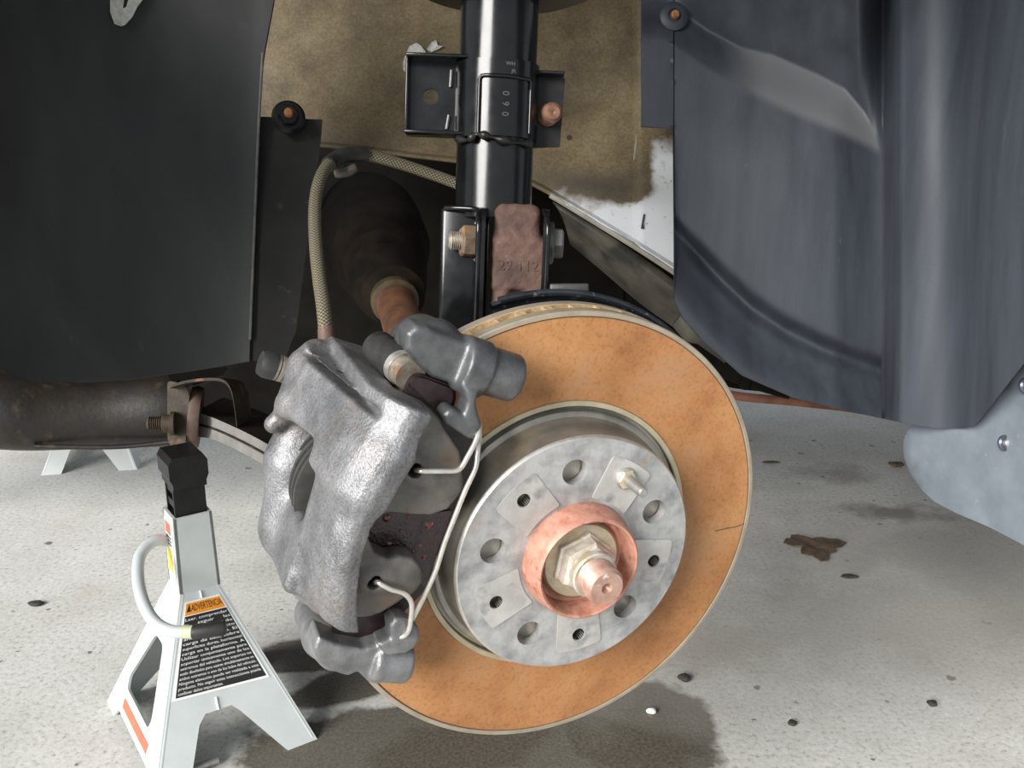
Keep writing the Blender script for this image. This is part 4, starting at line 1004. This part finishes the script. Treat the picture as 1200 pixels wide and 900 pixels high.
# ================================================================== SUBFRAME AND CONTROL ARM
def build_subframe():
    t = thing('subframe_tube', 'oily brown-black subframe tube with bolted bracket resting on the jack stand', 'subframe', px(215, 520, 1.08))
    p = smooth_path([px(-90, 470, 1.02), px(0, 482, 1.04), px(60, 487, 1.06), px(130, 486, 1.08), px(190, 482, 1.09), px(212, 481, 1.095)], 8)
    n = len(p); rr = [.040+.002*math.sin(i*.22) for i in range(n)]
    link('tube', *tube(p, rr, 40), M['subframe'], t, angle=80)
    ln = smooth_path([px(40, 523, 1.03), px(130, 524, 1.05), px(190, 519, 1.06), px(214, 516, 1.06)], 5)
    link('weld_seam', *tube(ln, .0028, 8), M['subframe'], t)
    # end flange
    cth = px(211, 480, 1.05)
    f3 = lambda x, y, z: px(x, y, 1.06+z)
    link('end_flange', *plate(rounded([(196, 446), (216, 450), (222, 462), (219, 500), (217, 524), (203, 527), (196, 515)], 5, 3), [], f3, -.03, .03), M['flange_rust'], t, smooth=False)
    # arched bracket
    pts = smooth_path([px(205, 452, 1.03), px(225, 446, 1.03), px(250, 443, 1.03), px(268, 445, 1.03), px(277, 456, 1.03), px(281, 476, 1.03), px(284, 498, 1.03)], 6)
    fn = lambda a, b: np.array(pts[int(round(a*36))])+F_*(-.02+.06*b)+U_*.0
    link('arched_bracket', *sheet(fn, 36, 4, .003, back=-U_), M['flange_rust'], t)
    bx = px(205, 496, 1.025); ax = -X_-.2*F_; ax /= np.linalg.norm(ax)
    pr = [(.0, .0), (.013, .0), (.013, .004), (.0095, .005), (.0095, .012)]
    for i in range(7): pr += [(.0078, .013+.0022*i), (.0066, .0141+.0022*i)]
    pr += [(.005, .029), (.0, .029)]
    link('bracket_bolt', *lathe(pr, bx, ax, 20), M['flange_rust'], t, angle=40)
    link('bush_washer', *lathe([(.0, -.006), (.034, -.006), (.036, 0), (.034, .006), (.0, .006)], px(229, 489, 1.06), X_+.25*F_-.1*U_, 40), M['washer_rust'], t)
    link('skid_lip', *plate([(195, 434), (268, 430), (262, 439), (240, 446), (200, 446)], [], lambda x, y, z: px(x, y, 1.02+z), 0, .01), M['dark_body'], t, smooth=False)
M['flange_rust'] = mat('rusty_brown_flange', (.025, .018, .011), (.075, .052, .030), 40, .6, .1, .4, 300, .001, c3=(.20, .10, .05), s3=50, lo3=.58, hi3=.7)
M['washer_rust'] = mat('reddish_washer', (.11, .07, .05), (.19, .13, .10), 40, .6, .1, .3, 300, .0008)
build_subframe()

def build_arm():
    t = thing('control_arm', 'flat grey control arm running from the subframe bracket behind the caliper', 'control arm', px(240, 505, 1.06))
    a = [px(229, 482, 1.055), px(258, 493, 1.03), px(300, 513, .98), px(345, 540, .92), px(400, 575, .86)]
    b = [px(226, 512, 1.065), px(250, 515, 1.04), px(290, 534, .99), px(335, 560, .93), px(392, 600, .87)]
    a = smooth_path(a, 6); b = smooth_path(b, 6)
    fn = lambda u, v: np.array(a[int(round(u*24))])*(1-v)+np.array(b[int(round(u*24))])*v
    link('arm_web', *sheet(fn, 24, 6, .012), M['arm'], t)
    link('arm_flange', *tube([.52*np.array(p)+.48*np.array(q_)-F_*.001 for p, q_ in zip(a, b)], .0014, 8), M['subframe'], t)
    fn2 = lambda u, v: np.array(a[int(round(u*24))])+F_*.10*v+U_*.014*v
    link('arm_top', *sheet(fn2, 24, 3, .004), M['subframe'], t)
    fn3 = lambda u, v: np.array(b[int(round(u*24))])+F_*.09*v-U_*.002*v
    link('arm_underside', *sheet(fn3, 24, 3, .004), M['arm'], t)
build_arm()

# ================================================================== JACK STANDS
STAND_C = np.array([-.3468, .9266, 0]); STAND_A = .6049
def build_stand():
    t = thing('jack_stand', 'silver-grey jack stand with black warning sticker under the subframe, front left', 'jack stand', (0, 0, 0), 'jack stands under the car')
    WX, WY, ZS, ZN, NS, NN = .0879, .1034, .1747, .2603, .0215, .0200
    Ar = np.array([math.cos(STAND_A), math.sin(STAND_A), 0]); Br = np.array([-math.sin(STAND_A), math.cos(STAND_A), 0]); Zr = np.array([0, 0, 1.])
    def to_local(P): q = np.asarray(P)-STAND_C; return np.array([q@Ar, q@Br, q[2]])
    P_ = lambda x, y, D: to_local(px(x, y, D))
    base = None; sides = []
    body = bpy.data.objects.new('x', None)
    parts = []
    def face(side):                       # side: 'front' (t=-1), 'back', 'left' (s=-1), 'right'
        def f3(s, z, d, neck):
            # s along the face, z height, d out of the face
            if neck: k = (z-ZS)/(ZN-ZS); w1 = NS+(NN-NS)*k; nrm = np.array([0, -1, 0.]); off = np.array([0, -w1, z])
            else:
                k = z/ZS; wy = WY+(NS-WY)*k; nrm = np.array([0, -ZS, WY-NS]) if side in ('front', 'back') else np.array([0, -ZS, WX-NS])
                if side in ('left', 'right'): wy = WX+(NS-WX)*k
                nrm = nrm/np.linalg.norm(nrm)*np.array([1, 1, 1]); off = np.array([0, -wy, z])
            p = off+np.array([s, 0, 0])+nrm*d
            if side == 'front': return p
            if side == 'back': return np.array([-p[0], -p[1], p[2]])
            if side == 'left': return np.array([p[1], -p[0], p[2]])
            return np.array([-p[1], p[0], p[2]])
        wx = WX if side in ('front', 'back') else WY
        lw = lambda z: wx+(NS-wx)*z/ZS
        if side in ('front', 'back'):
            outer = [(-wx, 0), (-wx+.036, 0), (-.030, .052), (-.022, .060), (.006, .060), (.014, .052), (wx-.034, 0), (wx, 0), (NS, ZS), (-NS, ZS)]
            holes = []
        else:
            outer = [(-wx, 0), (-wx+.034, 0), (-wx+.044, .012), (wx-.044, .012), (wx-.034, 0), (wx, 0), (NS, ZS), (-NS, ZS)]
            holes = [rounded([(-.052, .040), (.036, .040), (.040, .050), (.014, .118), (-.014, .118), (-.056, .052)], .008, 4)]
        lower = plate(outer, holes, lambda s, z, d: f3(s, z, d, False), -.003, 0)
        neck = plate([(-NS, ZS), (NS, ZS), (NN, ZN), (-NN, ZN)], [], lambda s, z, d: f3(s, z, d, True), -.003, 0)
        return join(lower, neck), f3
    fs = {}
    for sd_ in ('front', 'right', 'back', 'left'):
        (V, Fs), f3 = face(sd_); fs[sd_] = f3
        link('side_plate', V, Fs, M['stand_paint'], t, smooth=False)
    # rolled corner edges and a weld line down the front
    for sx, sy in ((-1, -1), (1, -1), (1, 1), (-1, 1)):
        pth = [np.array([sx*(WX-.0044), sy*(WY-.0044), .002]), np.array([sx*(NS-.0036), sy*(NS-.0036), ZS]), np.array([sx*(NN-.0031), sy*(NN-.0031), ZN-.001])]
        link('corner_edge', *tube(pth, [.0035, .0035, .003], 10), M['stand_paint'], t, angle=80)
    fr = fs['front']
    link('weld_line', *tube([fr(-.001, ZS-.001, .001, False), fr(-.001, ZS-.008, .001, False)], .0012, 6), M['white_print'], t)
    link('weld_line', *tube([fr(-.008, .072, .0005, False), fr(-.008, .060, .0005, False)], .0012, 6), M['white_print'], t)
    # sticker on the front face
    def onfront(xp, yp):                  # picture point -> (s, z) on the lower front face
        best = None
        s, z = 0., .1
        for _ in range(30):
            f0 = fr(s, z, .0, False); 
            def pj(L): 
                Pw = STAND_C+L[0]*Ar+L[1]*Br+L[2]*Zr; w = Pw-O_; D = w@F_; return np.array([600+F_PX*(w@X_)/D, 450-F_PX*(w@U_)/D])
            e = np.array([xp, yp])-pj(f0); J = np.array([(pj(fr(s+1e-4, z, 0, False))-pj(f0))/1e-4, (pj(fr(s, z+1e-4, 0, False))-pj(f0))/1e-4]).T
            ds = np.linalg.solve(J, e); s += ds[0]; z += ds[1]
        return s, z
    TL, TR, BR, BL = [np.array(onfront(*p)) for p in ((217, 706), (257, 696), (316, 793), (201, 823))]
    def bil(a, b): return (TL*(1-a)+TR*a)*(1-b)+(BL*(1-a)+BR*a)*b
    def quad(a0, b0, a1, b1, d0, d1): return plate([tuple(bil(a0, b1)), tuple(bil(a1, b1)), tuple(bil(a1, b0)), tuple(bil(a0, b0))], [], lambda s, z, d: fr(s, z, d, False), d0, d1)
    st = link('warning_sticker', *quad(0, 0, 1, 1, .0002, .0006), M['white_print'], t, smooth=False)
    sub(st, 'orange_header', *quad(.035, .02, .965, .145, .0006, .0008), M['orange_print'], smooth=False)
    sub(st, 'black_field', *quad(.035, .155, .975, .975, .0006, .0008), M['black_print'], smooth=False)
    lines = ['Leer, comprender', 'y     seguir     las', 'instrucciones de', 'uso del producto', 'antes de usarlo. El', 'carga de uso, sobre', 'superficies duras, horizontal', 'carga en la plataforma. A', 'Utilizar conjuntamente para', 'soportar \u00fanicamente uno de los', 'extremos del veh\u00edculo. Los soportes no', 'est\u00e1n dise\u00f1ados para usarse simult\u00e1neamente en', 'ambos extremos o uno de los lados del veh\u00edculo.', 'Ninguna elevaci\u00f3n puede ser realizada a este', 'producto. No seguir estas instrucciones puede', 'conllevar da\u00f1os importantes.']
    def line(txt, b0, b1, a0, a1, m, nm):
        full = text_mesh(txt, 1.0, lambda x, y, z: np.array([x, y, z]))
        V, Fs = full
        if len(V) == 0: return
        mn, mx = V[:, 0].min(), V[:, 0].max()
        out = []
        for x, y, z in V:
            a = a0+(a1-a0)*(x-mn)/(mx-mn); b = b1-(b1-b0)*(y+.18)/.95
            s_, z_ = bil(a, b); out.append(fr(s_, z_, .0010, False))
        sub(st, nm, np.array(out), Fs, m, smooth=False)
    line('\u25b2ADVERTENCIA', .03, .13, .06, .95, M['black_print'], 'lettering')
    nL = len(lines)
    for i, tx in enumerate(lines):
        b0 = .165+(i/nL)*.80; line(tx, b0+.006, b0+.80/nL-.002, .055, .955 if i < nL-1 else .52, M['white_print'], 'lettering')
    # sticker on the left neck and red print on the left foot
    lf = fs['left']
    l2 = link('load_sticker', *plate([(-.016, ZS+.015), (.010, ZS+.015), (.010, ZN-.008), (-.016, ZN-.008)], [], lambda s, z, d: lf(s, z, d, True), .0002, .0006), M['white_print'], t, smooth=False)
    sub(l2, 'yellow_block', *plate([(-.013, ZS+.018), (.004, ZS+.018), (.004, ZS+.045), (-.013, ZS+.045)], [], lambda s, z, d: lf(s, z, d, True), .0006, .0009), M['yellow_print'], smooth=False)
    sub(l2, 'red_block', *plate([(-.013, ZN-.024), (.006, ZN-.024), (.006, ZN-.011), (-.013, ZN-.011)], [], lambda s, z, d: lf(s, z, d, True), .0006, .0009), M['red_print'], smooth=False)
    for i in range(3): sub(l2, 'print_line', *plate([(-.013, ZS+.049+.004*i), (.006, ZS+.049+.004*i), (.006, ZS+.051+.004*i), (-.013, ZS+.051+.004*i)], [], lambda s, z, d: lf(s, z, d, True), .0006, .0009), M['black_print'], smooth=False)
    link('red_marking', *plate([(-.050, .020), (.050, .020), (.050, .030), (-.050, .030)], [], lambda s, z, d: lf(s, z, d, False), .0002, .0005), M['red_print'], t, smooth=False)
    # black ratchet post, an open channel, and its saddle
    cw, cd, th = .0165, .0155, .0035
    ch = [(cw, -cd), (cw, cd), (-cw, cd), (-cw, cd-th), (cw-th, cd-th), (cw-th, -cd+th), (-cw, -cd+th), (-cw, -cd)]
    po = link('ratchet_post', *plate(ch, [], lambda x, y, z: np.array([x, y, z]), .10, .318), M['post_black'], t, smooth=False)
    for i in range(9): sub(po, 'ratchet_tooth', *box((-cw+.004, 0, .16+i*.016), X_, np.array([0, 1., 0]), Zr, .003, cd-th, .004), M['post_black'], smooth=False)
    sa = [(-.0200, .002), (-.0200, -.014), (-.0172, -.020), (-.0172, -.026), (.0172, -.026), (.0172, -.020), (.0200, -.014), (.0200, .002), (.0160, .009), (-.0160, .009)]
    link('saddle', *plate(sa, [], lambda x, y, z: np.array([x, z, .318+y]), -.022, .022), M['post_black'], t, smooth=False)
    # ratchet handle: bent bar with rubber grip
    hp = [P_(196, 634, 1.010), P_(184, 633, .998), P_(172, 640, .988), P_(163, 655, .975), P_(162, 680, .955), P_(167, 703, .940), P_(176, 722, .930), P_(188, 734, .924), P_(204, 740, .920), P_(224, 740.5, .920), P_(232, 740, .920)]
    link('handle', *tube(smooth_path(hp, 7), .0062, 16), M['stand_paint'], t, angle=80)
    link('handle_collar', *tube([P_(214, 740.5, .920), P_(228, 740.5, .920)], .0066, 16), M['grip_collar'], t)
    link('rubber_grip', *tube([P_(226, 740.5, .920), P_(228, 740.5, .920), P_(262, 736, .926), P_(265, 735.6, .9265)], [.0068, .0074, .0072, .0062], 18), M['rubber'], t, angle=50)
    t.location = STAND_C; t.rotation_euler = (0, 0, STAND_A)
    return t
M['post_black'] = mat('satin_black_post', (.006, .006, .0065), (.012, .012, .0125), 60, .4, 0, .2, 400, .0004, spec=.3)
M['grip_collar'] = mat('yellowed_collar', (.50, .52, .33), (.58, .60, .42), 60, .5, 0, 0)
stand = build_stand()
def copy_tree(o, parent=None):
    c = o.copy(); COL.objects.link(c); c.parent = parent
    if parent is not None: c.matrix_parent_inverse = o.matrix_parent_inverse.copy()
    for ch in list(o.children): copy_tree(ch, c)
    return c
s2 = copy_tree(stand); s2['label'] = 'second jack stand far behind, only its pale feet visible under the subframe tube'
s2.location = (-.835, 1.80, 0); s2.rotation_euler = (0, 0, R(10))

# ================================================================== FLOOR LITTER
def litter():
    g = ground(955, 642); poly = []
    for i in range(26):
        a = 2*math.pi*i/26; r = .026*(1+.28*math.sin(3*a+.4)+.18*math.sin(7*a)); poly.append((g[0]+1.5*r*math.cos(a), g[1]+1.4*r*math.sin(a)))
    o = link('dead_leaf', *plate(poly, [], lambda x, y, z: np.array([x, y, z+.003*math.sin(x*160)*math.cos(y*140)+.003]), .0, .0015, extra=[(g[0]+.006*i, g[1]+.006*j) for i in range(-3, 4) for j in range(-3, 4)]), M['leaf'], base=g)
    tag(o, 'wet brown dead leaf lying on the concrete right of the rotor', 'leaf')
    def clod(name, x, y, r, m, label, cat, sq=.5, st=1.0):
        c = ground(x, y); bm = bmesh.new(); bmesh.ops.create_icosphere(bm, subdivisions=2, radius=1)
        V = np.array([(v.co.x, v.co.y, v.co.z) for v in bm.verts]); Fs = [tuple(v.index for v in f.verts) for f in bm.faces]; bm.free()
        V = V*(1+.22*np.sin(V[:, :1]*3.1+x)*np.cos(V[:, 1:2]*4+y)); V = V*np.array([r*st, r, r*sq]); V[:, 2] -= V[:, 2].min()
        o_ = link(name, V+c, Fs, m, base=c, angle=70); tag(o_, label, cat)
    clod('twig_scrap', 995, 677, .0055, M['debris'], 'small dark twig scrap on the concrete just below the dead leaf', 'twig', .5, 2.4)
    clod('twig_scrap', 903, 543, .005, M['leaf'], 'thin brown twig lying right beside the rotor edge', 'twig', .5, 4.0)
    clod('grit_lump', 802, 797, .0075, M['debris'], 'dark grit lump beside the damp patch below the rotor', 'grit')
    clod('pebble', 763, 836, .0045, M['white_print'], 'tiny white pebble in the damp patch under the rotor', 'pebble', .7, 1.4)
    clod('grit_lump', 1092, 827, .006, M['debris'], 'dark grit lump on the pale concrete at lower right', 'grit')
    clod('grit_lump', 928, 849, .005, M['debris'], 'dark grit speck on the concrete at bottom right of the rotor', 'grit')
    clod('twig_scrap', 1050, 547, .010, M['leaf'], 'yellowish leaf scrap by the rounded corner of the mud flap', 'leaf', .5, 1.6)
    clod('grit_lump', 42, 709, .007, M['debris'], 'dark grit lump on bright concrete left of the jack stand handle', 'grit', .4, 1.6)
    # loose bolt between the stand's legs
    c = ground(236, 903)+np.array([0, 0, .006]); ax = np.array([.75, .55, .0])
    t = thing('loose_bolt', 'small grey bolt lying on the floor between the jack stand legs', 'bolt', c-np.array([0, 0, .006]))
    link('bolt_shank', *lathe([(.0, -.012), (.0048, -.012), (.0048, .018), (.0, .019)], c, ax, 16), M['steel'], t)
    link('bolt_head', *lathe([(.0, -.020), (.0075, -.020), (.0075, -.012), (.0, -.012)], c+np.array([0, 0, .0005]), ax, 6), M['steel'], t, smooth=False)
litter()
for o in bpy.data.objects:
    if '_base' in o: del o['_base']
